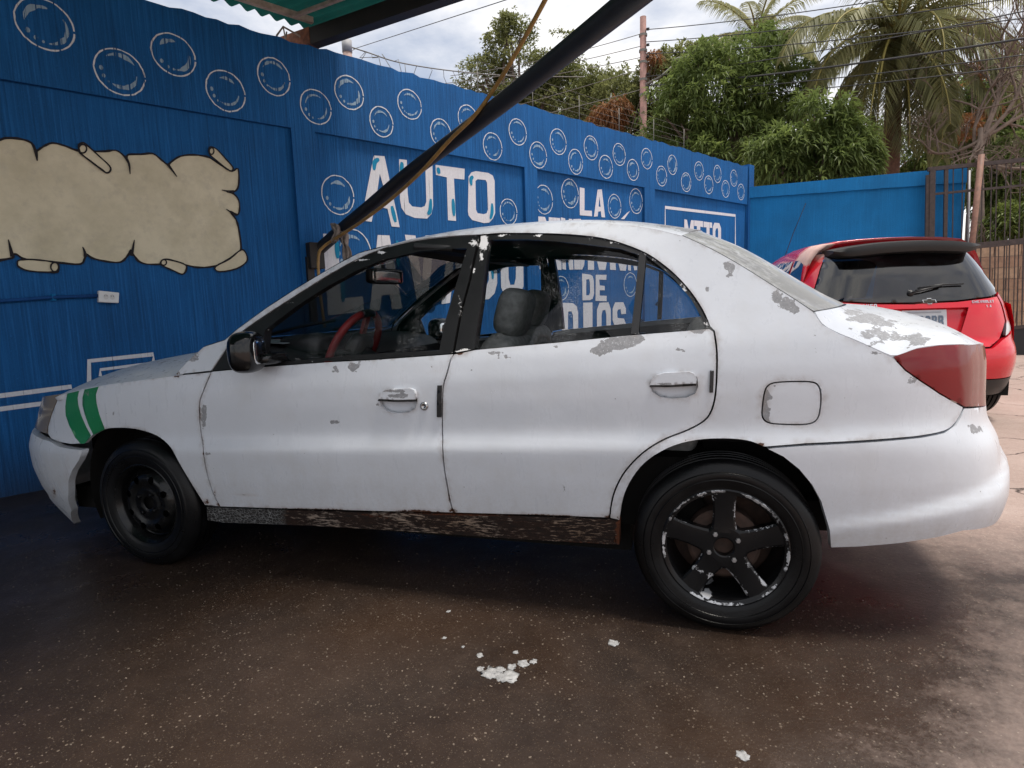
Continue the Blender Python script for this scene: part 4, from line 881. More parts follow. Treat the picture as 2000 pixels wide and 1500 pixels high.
GL = dict(
 I=([(.2, 0), (.8, 0), (.8, 1), (.2, 1)],), L=([(0, 0), (1, 0), (1, .2), (.38, .2), (.38, 1), (0, 1)],), T=([(0, 1), (0, .8), (.32, .8), (.32, 0), (.68, 0), (.68, .8), (1, .8), (1, 1)],),
 E=([(0, 0), (1, 0), (1, .19), (.36, .19), (.36, .41), (.86, .41), (.86, .59), (.36, .59), (.36, .81), (1, .81), (1, 1), (0, 1)],),
 D=([(0, 0), (.68, 0), (.9, .08), (1, .25), (1, .75), (.9, .92), (.68, 1), (0, 1)], [(.34, .2), (.56, .2), (.66, .3), (.66, .7), (.56, .8), (.34, .8)]),
 O=([(.2, 0), (.8, 0), (1, .17), (1, .83), (.8, 1), (.2, 1), (0, .83), (0, .17)], [(.42, .19), (.58, .19), (.67, .3), (.67, .7), (.58, .81), (.42, .81), (.33, .7), (.33, .3)]),
 B=([(0, 0), (.78, 0), (1, .16), (1, .4), (.9, .5), (1, .6), (1, .84), (.78, 1), (0, 1)], [(.35, .19), (.58, .19), (.66, .26), (.66, .36), (.58, .42), (.35, .42)], [(.35, .6), (.56, .6), (.64, .66), (.64, .76), (.56, .82), (.35, .82)]),
 N=([(0, 0), (.31, 0), (.31, .52), (.66, 0), (1, 0), (1, 1), (.69, 1), (.69, .48), (.34, 1), (0, 1)],),
 C=([(1, .34), (.68, .34), (.66, .24), (.57, .19), (.43, .19), (.34, .28), (.34, .72), (.43, .81), (.57, .81), (.66, .76), (.68, .66), (1, .66), (1, .84), (.8, 1), (.2, 1), (0, .83), (0, .17), (.2, 0), (.8, 0), (1, .16)],),
 A=([(0, 0), (.32, 0), (.38, .2), (.62, .2), (.68, 0), (1, 0), (.68, 1), (.32, 1)], [(.43, .38), (.57, .38), (.5, .74)]),
 V=([(0, 1), (.33, 1), (.5, .33), (.67, 1), (1, 1), (.66, 0), (.34, 0)],), M=([(0, 0), (.28, 0), (.28, .5), (.5, .16), (.72, .5), (.72, 0), (1, 0), (1, 1), (.74, 1), (.5, .62), (.26, 1), (0, 1)],),
 S=([(0, .3), (0, .15), (.2, 0), (.8, 0), (1, .17), (1, .46), (.84, .59), (.36, .62), (.34, .76), (.42, .82), (.6, .82), (.67, .7), (1, .7), (1, .85), (.8, 1), (.2, 1), (0, .84), (0, .56), (.16, .42), (.64, .39), (.66, .24), (.58, .18), (.4, .18), (.32, .3)],))
def letter(ch, q, mat=M_LETTER, jit=.006, drip=False):         # q: (a, z) corners bottom-left, bottom-right, top-right, top-left
    g = GL[ch]; q = [np.asarray(p, float) for p in q]; rnd = random.Random(ch+str(round(q[0][0], 2)))
    def mp(p): x, y = p; b = q[0]+(q[1]-q[0])*x; t = q[3]+(q[2]-q[3])*x; return b+(t-b)*y+np.array([rnd.uniform(-jit, jit), rnd.uniform(-jit, jit)])
    return decal('painted_letter', [([mp(p) for p in g[0]], [[mp(p) for p in h] for h in g[1:]])], mat)
def word(s, bl, br, tr, tl, gap=.16):                          # corners given as pixels on the wall
    q = [WA(*p) for p in (bl, br, tr, tl)]; n = len(s); w = 1/(n-gap)
    for i, ch in enumerate(s):
        f0, f1 = i*w, i*w+w*(1-gap); L = lambda a, b, f: a+(b-a)*f
        letter(ch, [L(q[0], q[1], f0), L(q[0], q[1], f1), L(q[3], q[2], f1), L(q[3], q[2], f0)])
Z2 = lambda P: [WA(600+x/2.857, y/2.857) for x, y in P]
AUTO = [([(370, 868), (430, 872), (515, 1268), (470, 1264), (447, 1165), (378, 1150), (358, 1238), (300, 1230)], [[(404, 970), (438, 1090), (388, 1082)]]),
        ([(512, 888), (555, 893), (560, 1080), (566, 1130), (585, 1152), (635, 1158), (655, 1150), (664, 1125), (658, 905), (698, 910), (702, 1150), (692, 1195), (668, 1220), (600, 1216), (550, 1196), (525, 1160), (517, 1110)], []),
        ([(715, 920), (878, 942), (876, 1002), (818, 996), (830, 1233), (785, 1229), (778, 990), (718, 976)], []),
        ([(900, 985), (915, 962), (940, 955), (1010, 965), (1035, 980), (1045, 1010), (1048, 1190), (1035, 1220), (1015, 1242), (985, 1245), (920, 1228), (900, 1203), (896, 1180)], [[(938, 1010), (950, 1000), (995, 1005), (1003, 1020), (1008, 1170), (1000, 1190), (985, 1195), (950, 1190), (941, 1170)]])]
DRIP = [[[(372, 950), (376, 905), (400, 888)], [(470, 1150), (492, 1240)]], [[(528, 905), (524, 960)], [(670, 1195), (684, 1175), (688, 1110)]], [[(728, 935), (735, 970)], [(812, 1110), (818, 1205)]], [[(915, 1035), (912, 1000), (925, 985)], [(1020, 1222), (1030, 1185), (1030, 1135)]]]
for (o_, h_), dr in zip(AUTO, DRIP):
    le = decal('painted_letter', [(Z2(o_), [Z2(h) for h in h_])], M_LETTER)
    for s_ in dr:
        P = Z2(s_); P = cat(P, 5); decal('painted_drip', [stroke(P, [.045*math.sin(math.pi*(k+.6)/(len(P)+.2))**.5 for k in range(len(P))])], M_TEAL, .003, le)
word('LAVADO', (640, 617), (1022, 577), (1022, 462), (632, 457), .14)
for px, y0, y1 in ((657, 470, 505), (668, 540, 590), (775, 470, 520), (960, 500, 545)):
    decal('painted_drip', [stroke(cat([WA(px, y0), WA(px+1, (y0+y1)/2), WA(px+2, y1)], 5), [.045*math.sin(math.pi*(k+.6)/11.2)**.5 for k in range(11)])], M_TEAL, .003)
word('LA', (1132, 421), (1182, 424), (1182, 371), (1132, 366), .12)
word('BENDICION', (1047, 526), (1244, 528), (1240, 436), (1046, 422), .07)
decal('painted_letter', [([WA(*p) for p in ((1212, 428), (1219, 428), (1230, 412), (1224, 416))], [])], M_LETTER)
word('DE', (1137, 586), (1184, 588), (1184, 537), (1137, 535), .12)
word('DIOS', (1098, 676), (1222, 668), (1222, 590), (1098, 592), .1)
word('MTTO', (1336, 486), (1408, 488), (1408, 437), (1336, 428), .05)
def bars(pts, w, name='painted_line'): return decal(name, [stroke([WA(*p) for p in pts], w)], M_LETTER)
bars([(1299, 490), (1299, 405), (1436, 421), (1436, 500)], .045)
for pts in ([(-40, 778), (0, 773), (60, 765.5), (140, 755)], [(-40, 804.5), (0, 799), (60, 791), (140, 781)], [(174, 790), (174, 705), (299, 692), (299, 712)], [(196, 735), (196, 722), (299, 709)]):
    q_ = [WA(*p) for p in pts]
    if pts[0][0] < 0: q_ = [np.array([-7., q_[1][1]]), np.array([-3., q_[1][1]])]+q_[1:]
    decal('painted_line', [stroke(q_, .030 if pts[0][0] < 190 else .02)], M_LETTER)
# parchment with a dark outline
ZP = lambda P: [WA(x/3.125, 100+y/3.125) for x, y in P]
PTOP = [(-500, 560), (-300, 530), (-160, 575), (-60, 560), (0, 543), (40, 531), (120, 536), (190, 560), (214, 605), (222, 612), (262, 585), (320, 561), (400, 580), (466, 606), (560, 612), (640, 612), (705, 606), (745, 630), (772, 655), (782, 632), (860, 630), (932, 626), (985, 665), (1022, 692), (1050, 672), (1100, 642), (1180, 633), (1262, 645), (1300, 665), (1360, 705), (1415, 733), (1450, 716), (1457, 780), (1450, 835), (1425, 858), (1380, 856), (1425, 872), (1456, 912), (1460, 970), (1445, 1000), (1400, 975), (1440, 1030), (1458, 1100), (1470, 1200), (1452, 1225), (1400, 1265), (1318, 1310), (1210, 1320), (1130, 1304), (1060, 1290), (985, 1300), (900, 1300), (845, 1282), (812, 1238), (798, 1215), (780, 1245), (735, 1288), (640, 1282), (560, 1262), (528, 1238), (517, 1262), (490, 1300), (370, 1292), (250, 1280), (150, 1270), (100, 1240), (80, 1245), (75, 1262), (0, 1276), (-120, 1300), (-260, 1270), (-380, 1310), (-520, 1290), (-560, 1100), (-520, 900), (-560, 700)]
pz = ZP(PTOP); pzs = cat(pz, 3, True); pa = decal('painted_parchment', [(pzs, [])], M_PARCH, 0, None, .3)
decal('parchment_outline', [stroke(pzs, .013, True, .6)], M_OUTL, .004, pa)
for roll in ([(480, 600), (478, 575), (500, 562), (525, 572), (600, 640), (665, 700), (672, 730), (650, 745), (620, 725), (540, 665), (490, 625)], [(1272, 612), (1275, 592), (1295, 588), (1325, 605), (1380, 665), (1418, 710), (1412, 732), (1385, 722), (1320, 670), (1280, 635)], [(105, 1292), (120, 1275), (200, 1272), (320, 1286), (355, 1300), (355, 1340), (330, 1350), (180, 1342), (115, 1318)], [(978, 1290), (1000, 1270), (1060, 1280), (1130, 1305), (1132, 1340), (1110, 1362), (1060, 1342), (985, 1308)], [(1312, 1315), (1400, 1268), (1470, 1212), (1500, 1240), (1502, 1285), (1440, 1328), (1335, 1346)]):
    q = cat(ZP(roll), 3, True); r_ = decal('parchment_roll', [(q, [])], M_PARCH, .006, pa); decal('roll_outline', [stroke(q, .011, True, .5)], M_OUTL, .010, pa)
for c_, r0, r1 in (((503, 598), 24, 26), ((1288, 612), 14, 20), ((332, 1318), 24, 28), ((996, 1290), 17, 17)):
    q = ZP([(c_[0]+r0*math.cos(k), c_[1]+r1*math.sin(k)) for k in np.linspace(0, 6.28, 15)[:-1]]); decal('roll_outline', [stroke(q, .009, True)], M_OUTL, .012, pa)
for cr in ([(215, 600), (222, 640), (226, 672)], [(760, 640), (785, 690), (792, 752)], [(1020, 690), (1050, 730), (1078, 768)], [(1425, 858), (1390, 856), (1350, 848)], [(1440, 1000), (1410, 985), (1378, 965)], [(75, 1255), (62, 1200), (50, 1150)], [(520, 1255), (515, 1225), (503, 1195)], [(800, 1250), (810, 1200), (818, 1152)]):
    P = cat(ZP(cr), 4); decal('parchment_crease', [stroke(P, [.020*(1-k/len(P))+.003 for k in range(len(P))])], M_OUTL, .008, pa)
# outlet and conduit
M_PLATE = simple('white_outlet_plastic', (.72, .73, .74), .4, var=.05)
c = [WA(*p, .05) for p in ((192.5, 590), (232, 592), (233, 571.5), (192.5, 567.5))]
ot = MB(); ot.add([W3(p[0], p[1], d) for d in (.0, .05) for p in c], [(4, 5, 6, 7), (0, 1, 5, 4), (1, 2, 6, 5), (2, 3, 7, 6), (3, 0, 4, 7)])
OUT = bevel(ot.build('wall_outlet', M_PLATE), .004); tag(OUT, 'white double power outlet on the blue wall beside the parchment', 'outlet')
cc = [(c[0]+(c[1]-c[0])*f+(c[3]-c[0])*.5) for f in (.36, .67)]
M_SLOT = simple('dark_slot', (.02, .02, .02), .6)
for q in cc:
    m = MB(); m.add([W3(q[0]+.015*math.cos(k), q[1]+.019*math.sin(k), .053) for k in np.linspace(0, 6.28, 15)[:-1]], [tuple(range(14))]); rc = m.build('receptacle', simple('receptacle_face', (.6, .6, .6), .4), OUT)
    for dx in (-.006, .006):
        m = MB(); m.add([W3(q[0]+dx+x, q[1]+z, .0545) for x, z in ((-.0015, .002), (.0015, .002), (.0015, .011), (-.0015, .011))], [(0, 1, 2, 3)]); m.build('slot', M_SLOT, rc)
cd = MB(); P = [np.array([-7., WA(0, 588, .03)[1]]), WA(0, 588, .03), WA(100, 581, .03), WA(193, 577.5, .03)]
cd.tube([W3(p[0], p[1], .022) for p in P], .012, 10); CND = cd.build('conduit_pipe', blue('blue_painted_pipe', (.004, .06, .22), False), None, True); tag(CND, 'thin blue painted conduit running along the wall to the outlet', 'pipe')
m = MB(); q = WA(104, 580.5, .03); m.box((-.012, -.012, -.022), (.012, .012, .022), Matrix.Translation(W3(q[0], q[1], .018))); m.build('pipe_clamp', M_BLUE2, CND)
# ------------------------------------------------------------------ back wall
BW0 = np.array([3.2354, 9.8648, 0.]); BD = np.array([.9987, -.0502, 0.]); BD /= np.linalg.norm(BD); BN = np.array([-BD[1], BD[0], 0.])*-1
if BN@(CAMW-BW0) < 0: BN = -BN
def B3(b, z, d=0.): return tuple(BW0+BD*b+BN*d+np.array([0, 0, z]))
def BA(px, py, d=0.):
    X = onplane(px, py, BW0+BN*d, BN); return np.array([(X-BW0)@BD, X[2]])
BWO = empty('back_wall', B3(1.5, -.5)); tag(BWO, 'low blue stucco wall with a projecting cap band behind the red hatchback', 'wall')
BL = Matrix.Translation(Vector(BWO.location)).inverted()
e0, e1 = -.1, BA(1888, 333)[0]
bt0, bt1 = BA(1464, 366)[1], BA(1810, 334)[1]; bb = BA(1810, 334)[0]
ztb = lambda b: bt0+(bt1-bt0)*b/bb
bh0, bh1 = BA(1464, 387)[1], BA(1800, 363)[1]
zbb = lambda b: bh0+(bh1-bh0)*b/BA(1800, 363)[0]
def bslab(name, lo, hi, d0, d1, jit=0):
    n = 40; V = []; F = []; rnd = random.Random(9)
    for i in range(n+1):
        b = e0+(e1-e0)*i/n; V += [B3(b, lo(b)+rnd.uniform(-jit, jit), d1), B3(b, hi(b), d1), B3(b, hi(b), d0), B3(b, lo(b), d0)]
    for i in range(n):
        for k in range(4): F.append((i*4+k, (i+1)*4+k, (i+1)*4+(k+1) % 4, i*4+(k+1) % 4))
    F += [(0, 1, 2, 3), tuple(n*4+k for k in (3, 2, 1, 0))]
    return mesh(name, [BL@Vector(v) for v in V], F, M_BLUE2, BWO)
bslab('wall_panel', lambda b: -1.2, lambda b: zbb(b)+.002, -.16, 0.)
bslab('wall_cap', lambda b: zbb(b), lambda b: ztb(b), -.17, .045, .004)
# ------------------------------------------------------------------ canopy over the washing bay
def greensheet():
    t = NT('green_fibreglass_sheet'); t.t.nodes.remove(t.b); co = t.coord(); n = t.noise(co, 2.2, 6, .65); n2 = t.noise(co, 30, 4)
    c = t.mix(t.rng(n, .3, .7), (.006, .045, .042), (.014, .085, .072)); c = t.mix(t.math('MULTIPLY', t.rng(n2, .55, .75), .5), c, (.03, .06, .05))
    d = t.n('ShaderNodeBsdfDiffuse'); tr = t.n('ShaderNodeBsdfTranslucent'); m = t.n('ShaderNodeMixShader'); m.inputs[0].default_value = .30
    t.l(c, d.inputs[0]); t.l(c, tr.inputs[0]); t.l(d.outputs[0], m.inputs[1]); t.l(tr.outputs[0], m.inputs[2]); t.l(m.outputs[0], t.out.inputs[0]); return t.m
M_SHEET = greensheet()
M_BEAM = simple('dark_steel_beam', (.016, .013, .012), .6, var=.4, scale=14)
M_PURLIN = simple('dusty_pale_steel', (.34, .29, .25), .6, var=.3, scale=20)
M_RUSTEND = simple('rusty_steel', (.22, .085, .045), .8, var=.5, scale=25)
CAN = empty('wash_bay_canopy', W3(-4.6, gh(-3, -3), 3.7)); tag(CAN, 'green corrugated canopy on dark steel beams above the blue wall', 'canopy')
CL = Matrix.Translation(Vector(CAN.location)).inverted()
def cput(mb, name, mat, smooth=False):
    mb.V = [tuple(CL@Vector(v)) for v in mb.V]; return mb.build(name, mat, CAN, smooth)
CA0, CA1, CN1 = -8.0, 2.48, 3.8  # out-of-view reach lengthened to keep light off the wall's left end
SHR = .37                                        # the far edge runs out at a slant from the wall
def C3(a, z, n): return W3(a+SHR*n, z, n)
def csheet(a0, a1, n0, n1, lift, ph):
    per = .125; k = int((a1-a0)/per*8); V = []; F = []; ns = 24
    for i in range(k+1):
        a = a0+(a1-a0)*i/k
        for j in range(ns+1):
            n = n0+(n1-n0)*j/ns; z = 3.545+lift+.03*n+.020*math.sin(2*math.pi*a/per+ph)+.02*mnoise.noise((a*.8, n*.8, ph)); e = .03*mnoise.noise((a*2.5, ph, 0)) if j == 0 else 0
            V.append(C3(a+(.035*mnoise.noise((n*1.8, ph, 3)) if i == k else 0), z, n+e))
    for i in range(k):
        for j in range(ns): F.append((i*(ns+1)+j, (i+1)*(ns+1)+j, (i+1)*(ns+1)+j+1, i*(ns+1)+j+1))
    m = MB(); m.add(V, F); return cput(m, 'roof_sheet', M_SHEET, True)
for i, (a, b) in enumerate(((CA0, -6.0), (-6.1, -3.1), (-3.2, -1.2), (-1.3, .7), (.6, CA1))):
    csheet(a, b, -.16, CN1, .018*(i % 2), i*1.3)
zc = lambda a, n: 3.495+.03*n
for a in (2.31, -.4, -3.1, -5.8):
    m = MB(); m.bar(C3(a, zc(a, -.30)-.085, -.30), C3(a, zc(a, CN1)-.085, CN1), .10, .13); cput(m, 'main_beam', M_BEAM)
m = MB(); m.bar(C3(2.31, zc(2.3, -.30)-.083, -.34), C3(2.31, zc(2.3, 0)-.083, -.02), .106, .136); cput(m, 'beam_end', M_RUSTEND)
for n in (.08, 1.2, 2.3, 3.7):
    m = MB(); m.bar(C3(CA0, zc(CA0, n)-.0, n), C3(2.22 if n < 1 else CA1-.05, zc(2.4, n), n), .04, .045); cput(m, 'purlin', M_PURLIN if n < 1 else M_BEAM)
for a in (2.02, 1.35, .7):
    m = MB(); m.bar(C3(a, zc(a, .15)-.036, .12), C3(a, zc(a, CN1)-.036, CN1), .03, .025); cput(m, 'rafter', M_PURLIN)
for n in (.3, 3.7):
    m = MB(); m.bar(W3(-4.6, gh(-3.3, -3.6)-.05, n), W3(-4.6, zc(-4.6, n), n), .1, .1); cput(m, 'post', M_BEAM)
for p, q in (((-.0, 2.74), (2.49, 2.93)),):
    pass
# small stay frame where the beam meets the wall
m = MB()
S3 = lambda px, py, d=-.1: W3(*WA(px, py, d), d)
m = MB(); m.tube([S3(540, 70), S3(553, 52), S3(585, 70), S3(600, 92)], .008, 6); sf = m.build('stay_frame', M_PURLIN, None, True); tag(sf, 'small thin steel stay frame on the wall top beside the beam end', 'bracket')
for p, q in (((553, 52), (560, 88)), ((540, 70), (541, 86)), ((560, 62), (556, 86))):
    m = MB(); m.tube([S3(*p), S3(*q)], .006, 6); m.build('stay_rod', M_PURLIN, sf, True)
m = MB(); P = onplane(368, 40, WP0-WN*.1, WN)
# ------------------------------------------------------------------ black boom with its hose
def at(px, py, d): return CAMW+wray(px, py)*d
M_BOOM = simple('black_boom_rubber', (.010, .0095, .0105), .5, var=.35, scale=18, bump=.15)
ctr = [(618, 492), (638, 474), (672, 444), (720, 405), (800, 338), (900, 263), (1000, 186), (1100, 106), (1235, -2), (1420, -150), (2600, -1090)]
dep = [5.72, 5.66, 5.5, 5.2, 4.75, 4.2, 3.65, 3.15, 2.62, 2.2, 1.25]
pts = [at(x, y, d*.89) for (x, y), d in zip(ctr, dep)]
BOOM = MB(); BOOM.tube(cat(pts, 6), .051, 18); boom = BOOM.build('boom_arm', M_BOOM, None, True); tag(boom, 'long black boom arm slanting up from a bracket on the blue wall', 'boom arm')
m = MB(); q = WA(613, 500, .05); m.box((-.05, -.06, -.11), (.05, .07, .11), Matrix.Translation(W3(q[0], q[1], .06))@Matrix.Rotation(math.radians(-29.4), 4, 'Z')); bevel(m.build('wall_bracket', M_BEAM, boom), .006)
m = MB(); q2 = WA(606, 560, .03); m.box((-.03, -.03, -.30), (.03, .03, .25), Matrix.Translation(W3(q2[0], q2[1], .04))@Matrix.Rotation(math.radians(-29.4), 4, 'Z')); m.build('wall_bar', M_BEAM, boom)
M_HOSE = simple('yellow_ochre_hose', (.33, .19, .055), .5, var=.25, scale=20)
hp = [(634, 640, 5.45), (624, 560, 5.45), (622, 500, 5.45), (632, 482, 5.50), (655, 466, 5.42), (700, 437, 5.15), (760, 392, 4.80), (820, 338, 4.45), (880, 272, 4.15), (930, 222, 3.95), (975, 158, 3.75), (1020, 82, 3.55), (1070, -10, 3.3), (1120, -110, 3.1)]
m = MB(); m.tube(cat([at(x, y, (d-.06)*.89) for x, y, d in hp], 6), .0125, 8); tag(m.build('yellow_hose', M_HOSE, None, True), 'thin ochre hose clipped along the black boom and leaving it upwards', 'hose')
M_RAG = simple('grey_brown_rag', (.26, .215, .19), .95, var=.35, scale=25, bump=.4)
def rag(ptspx, w, name, label):
    P = cat([at(p[0], p[1], p[2]*.885) for p in ptspx], 5); V = []; F = []; n = 7
    for i, p in enumerate(P):
        for j in range(n):
            s = (j/(n-1)-.5)*w*(1+.3*math.sin(i*.7)); V.append(np.array(p)+RW*s+DW*.02*math.sin(j*2.1+i*.35)+UW*.006*math.sin(j*3+i))
    for i in range(len(P)-1):
        for j in range(n-1): F.append((i*n+j, i*n+j+1, (i+1)*n+j+1, (i+1)*n+j))
    o = mesh(name, V, F, M_RAG, None, True); so = o.modifiers.new('s', 'SOLIDIFY'); so.thickness = .005; tag(o, label, 'rag', 'rags tied to the boom'); return o
rag([(650, 437, 5.44), (657, 450, 5.40), (655, 465, 5.39), (653, 474, 5.42)], .05, 'rag', 'grey cloth rag knotted round the foot of the boom')
rag([(668, 452, 5.46), (672, 470, 5.46), (678, 492, 5.46), (681, 520, 5.46)], .062, 'rag', 'long brown cloth strip hanging below the boom hose')
# ------------------------------------------------------------------ gate
M_GATE = simple('brown_gate_steel', (.055, .040, .036), .6, var=.4, scale=20)
M_PIPE = simple('rusty_brown_pipe', (.23, .12, .085), .65, var=.3, scale=16)
M_BLACKST = simple('black_gate_plate', (.012, .012, .014), .5, var=.3)
G3 = lambda px, py, d=.22: np.array(B3(*BA(px, py, d), d))
GATE = empty('iron_gate', tuple(G3(1900, 700))); tag(GATE, 'brown barred iron sliding gate beside the back wall', 'gate')
GL_ = Matrix.Translation(Vector(GATE.location)).inverted()
def gput(mb, name, mat): mb.V = [tuple(GL_@Vector(v)) for v in mb.V]; return mb.build(name, mat, GATE)
def gbar(name, p, q, w, h=None, mat=M_GATE, d=.22):
    m = MB(); m.bar(G3(*p, d), G3(*q, d), w, h or w, tuple(BN)); return gput(m, name, mat)
gbar('top_rail', (1812, 331), (2120, 300), .06); gbar('mid_rail', (1826, 379), (2120, 350), .035)
gbar('lower_rail', (1826, 488), (2120, 459), .09); gbar('bottom_rail', (1826, 660), (2120, 622), .05)
for x, w in ((1821, .075), (1812, .05), (1848, .05)): gbar('gate_stile', (x, 330 if x > 1815 else 342), (x-6, 700), w)
for i in range(20):
    x = 1862+i*14.2+(4 if i % 2 else 0); y0 = 331-(x-1812)*.1; gbar('gate_bar', (x, y0), (x-3-(x-1826)*.03, 660-(x-1826)*.13), .013)
for i in range(12):
    x = 1935+i*16; gbar('short_bar', (x, 476-(x-1826)*.1), (x-4, 652-(x-1826)*.13), .011, d=.26)
m = MB(); P = [G3(1930, 648, .2), G3(2120, 624, .2)]; zg = -.45
m.bar(P[0]-np.array([0, 0, .26]), P[1]-np.array([0, 0, .26]), .02, .46, tuple(BN)); 
m = MB(); a, b = P; dn = np.array([0, 0, -.50]); o_ = np.array(BN)*.015
m.add([a-o_, b-o_, b+dn-o_, a+dn-o_, a+o_, b+o_, b+dn+o_, a+dn+o_], [(3, 2, 1, 0), (4, 5, 6, 7), (0, 1, 5, 4), (1, 2, 6, 5), (2, 3, 7, 6), (3, 0, 4, 7)]); gput(m, 'kick_plate', M_BLACKST)
m = MB(); m.tube([G3(1917, 302, .32), G3(1898, 480, .32), G3(1880, 690, .32)], .042, 14); PIPE = m.build('gate_pipe_post', M_PIPE, None, True); tag(PIPE, 'rusty brown pipe post standing against the iron gate', 'post')
m = MB(); m.tube([G3(1893, 333, .1), G3(1889, 500, .1), G3(1885, 690, .1)], .022, 10); tag(m.build('thin_pipe', simple('galvanised_pipe', (.30, .29, .30), .5, .3), None, True), 'thin grey pipe at the raw end of the back wall', 'pipe')
# ------------------------------------------------------------------ unpainted block wall across the street
M_BLOCK = [simple('tan_block_%d' % i, c, .9, var=.25, scale=12, bump=.4) for i, c in enumerate(((.40, .25, .16), (.44, .29, .19), (.36, .22, .145)))]
M_MORT = simple('block_mortar', (.33, .27, .22), .95)
BKO = at(1905, 600, 10.9); BKO[2] = gh(BKO[0], BKO[1])+.36; bdv = np.array([.9987, -.0502, 0]); bdv = bdv/np.linalg.norm(bdv)
BLK = empty('block_wall', tuple(BKO+np.array([0, 0, .0]))); tag(BLK, 'unpainted tan block wall seen through the iron gate bars', 'wall')
m = MB(); Rb = Matrix.Rotation(math.atan2(bdv[1], bdv[0]), 4, 'Z'); m.box((-.6, -.05, -.35), (4.2, .05, 1.45), Rb); m.build('mortar_core', M_MORT, BLK)
bm_ = None; rnd = random.Random(2)
for r in range(9):
    for k in range(12):
        x0 = -.6+k*.4+(.2 if r % 2 else 0); mm = MB(); mm.box((x0+.006, -.062-rnd.uniform(0, .008), -.34+r*.2+.025*1), (x0+.392, .062, -.34+r*.2+.19+.025), Rb); mm.build('block', M_BLOCK[rnd.randrange(3)], BLK)
# ------------------------------------------------------------------ utility pole, wires, wall-top fence wires
M_POLE = simple('weathered_reddish_pole', (.27, .15, .13), .8, var=.3, scale=8)
M_WIRE = simple('dark_cable', (.035, .035, .037), .6)
M_GALV = simple('weathered_wire', (.20, .19, .17), .6, .2)
pd = 16.0
pb, pt = at(1258, 330, pd), at(1256, 33, pd)
pb = pt+(pb-pt)*1.0; pb[0], pb[1] = pt[0]+.0, pt[1]
POLE = MB(); POLE.tube([(pt[0], pt[1], -.8), (pt[0], pt[1], 3.0), tuple(pt)], [.115, .105, .085], 14); pole = POLE.build('utility_pole', M_POLE, None, True); tag(pole, 'reddish utility pole rising behind the blue mural wall', 'utility pole')
for dz in (.35, .75, 1.05, 1.5, 1.9):
    m = MB(); m.lathe([(.02, -.03), (.05, -.02), (.03, 0), (.05, .02), (.02, .03)], 10, Matrix.Translation((pt[0]+.13, pt[1]-.05, pt[2]-dz))); m.build('insulator', M_WIRE, pole, True)
    m = MB(); m.lathe([(.112, -.03), (.112, .03)], 14, Matrix.Translation((pt[0], pt[1], pt[2]-dz-.12))); m.build('pole_band', M_GALV, pole)
m = MB(); m.tube([at(1261, 165, pd-.1), at(1290, 150, pd-.3), at(1322, 122, pd-.5)], .03, 8); m.build('lamp_arm', M_GALV, pole, True)
m = MB(); m.add(*sell(tuple(at(1330, 117, pd-.5)), (.2, .12, .06), .7, .7)); m.build('lamp_head', M_GALV, pole, True)
def wire(name, p, q, sag, r, label, grp, mat=M_WIRE, n=14):
    P, Q = at(p[0], p[1], p[2]*(1 if p[2] == pd else .84)), at(q[0], q[1], q[2]*.84); pts = [P+(Q-P)*t-np.array([0, 0, sag*4*t*(1-t)]) for t in np.linspace(0, 1, n)]
    m = MB(); m.tube(pts, r, 5); o = m.build(name, mat, None, True); tag(o, label, 'wire', grp); return o
PL = [((1261, 58, pd), (2080, -60, 11)), ((1261, 82, pd), (2080, -20, 11)), ((1261, 105, pd), (2080, 25, 11)), ((1261, 150, pd), (2080, 5, 11.3)), ((1261, 168, pd), (2080, 62, 11.3)), ((1261, 182, pd), (2080, 96, 11.6)), ((1261, 196, pd), (2080, 118, 11.8))]
for i, (p, q) in enumerate(PL):
    wire('power_line', p, q, .10, .021 if i == 4 else .011, 'thick black cable strung from the pole across the palm' if i == 4 else ['topmost dark power line strung right from the pole', 'second dark power line below the topmost right of the pole', 'third dark power line strung right from the pole', 'fourth dark power line just above the thick black cable', '', 'thin dark power line just under the thick black cable', 'lowest thin dark power line strung right from the pole'][i], 'power lines right of the pole')
for i, (p, q) in enumerate([((1252, 66, pd), (880, 148, 23)), ((1252, 90, pd), (840, 166, 23)), ((1252, 112, pd), (820, 178, 24)), ((1252, 175, pd), (800, 270, 22)), ((1252, 135, pd), (700, 280, 26))]):
    wire('power_line', p, q, .12, .010, ['topmost pale wire running from the pole to the airy tree', 'second pale wire running from the pole to the airy tree', 'third pale wire running from the pole to the airy tree', 'lowest pale wire dropping from the pole towards the wall top', 'long pale wire slanting from the pole to the canopy side'][i], 'power lines left of the pole', M_GALV)
wire('overhead_wire', (690, 96, 9), (1000, -4, 6), .0, .004, 'thin bare wire rising from the canopy corner into the sky', 'single wires')
fw = at
P_ = [S3(686, 92, -.3), S3(720, 103, -.3), S3(780, 122, -.3), S3(880, 138, -.3), S3(1000, 148, -.3), S3(1140, 150, -.3)]
m = MB(); m.tube(cat(P_, 8), .006, 5); BW_ = m.build('tangled_wire', M_GALV, None, True); tag(BW_, 'tangled barbed wire sagging from the canopy post above the wall', 'wire')
rnd = random.Random(4)
for k in range(14):
    b = np.array(cat(P_, 8)[3+k*2]); m = MB(); m.tube([b, b+np.array([rnd.uniform(-.05, .05), rnd.uniform(-.08, .08), rnd.uniform(-.10, .03)]), b+np.array([rnd.uniform(-.1, .1), rnd.uniform(-.15, .15), rnd.uniform(-.2, .02)])], .003, 4); m.build('barb', M_GALV, BW_, True)
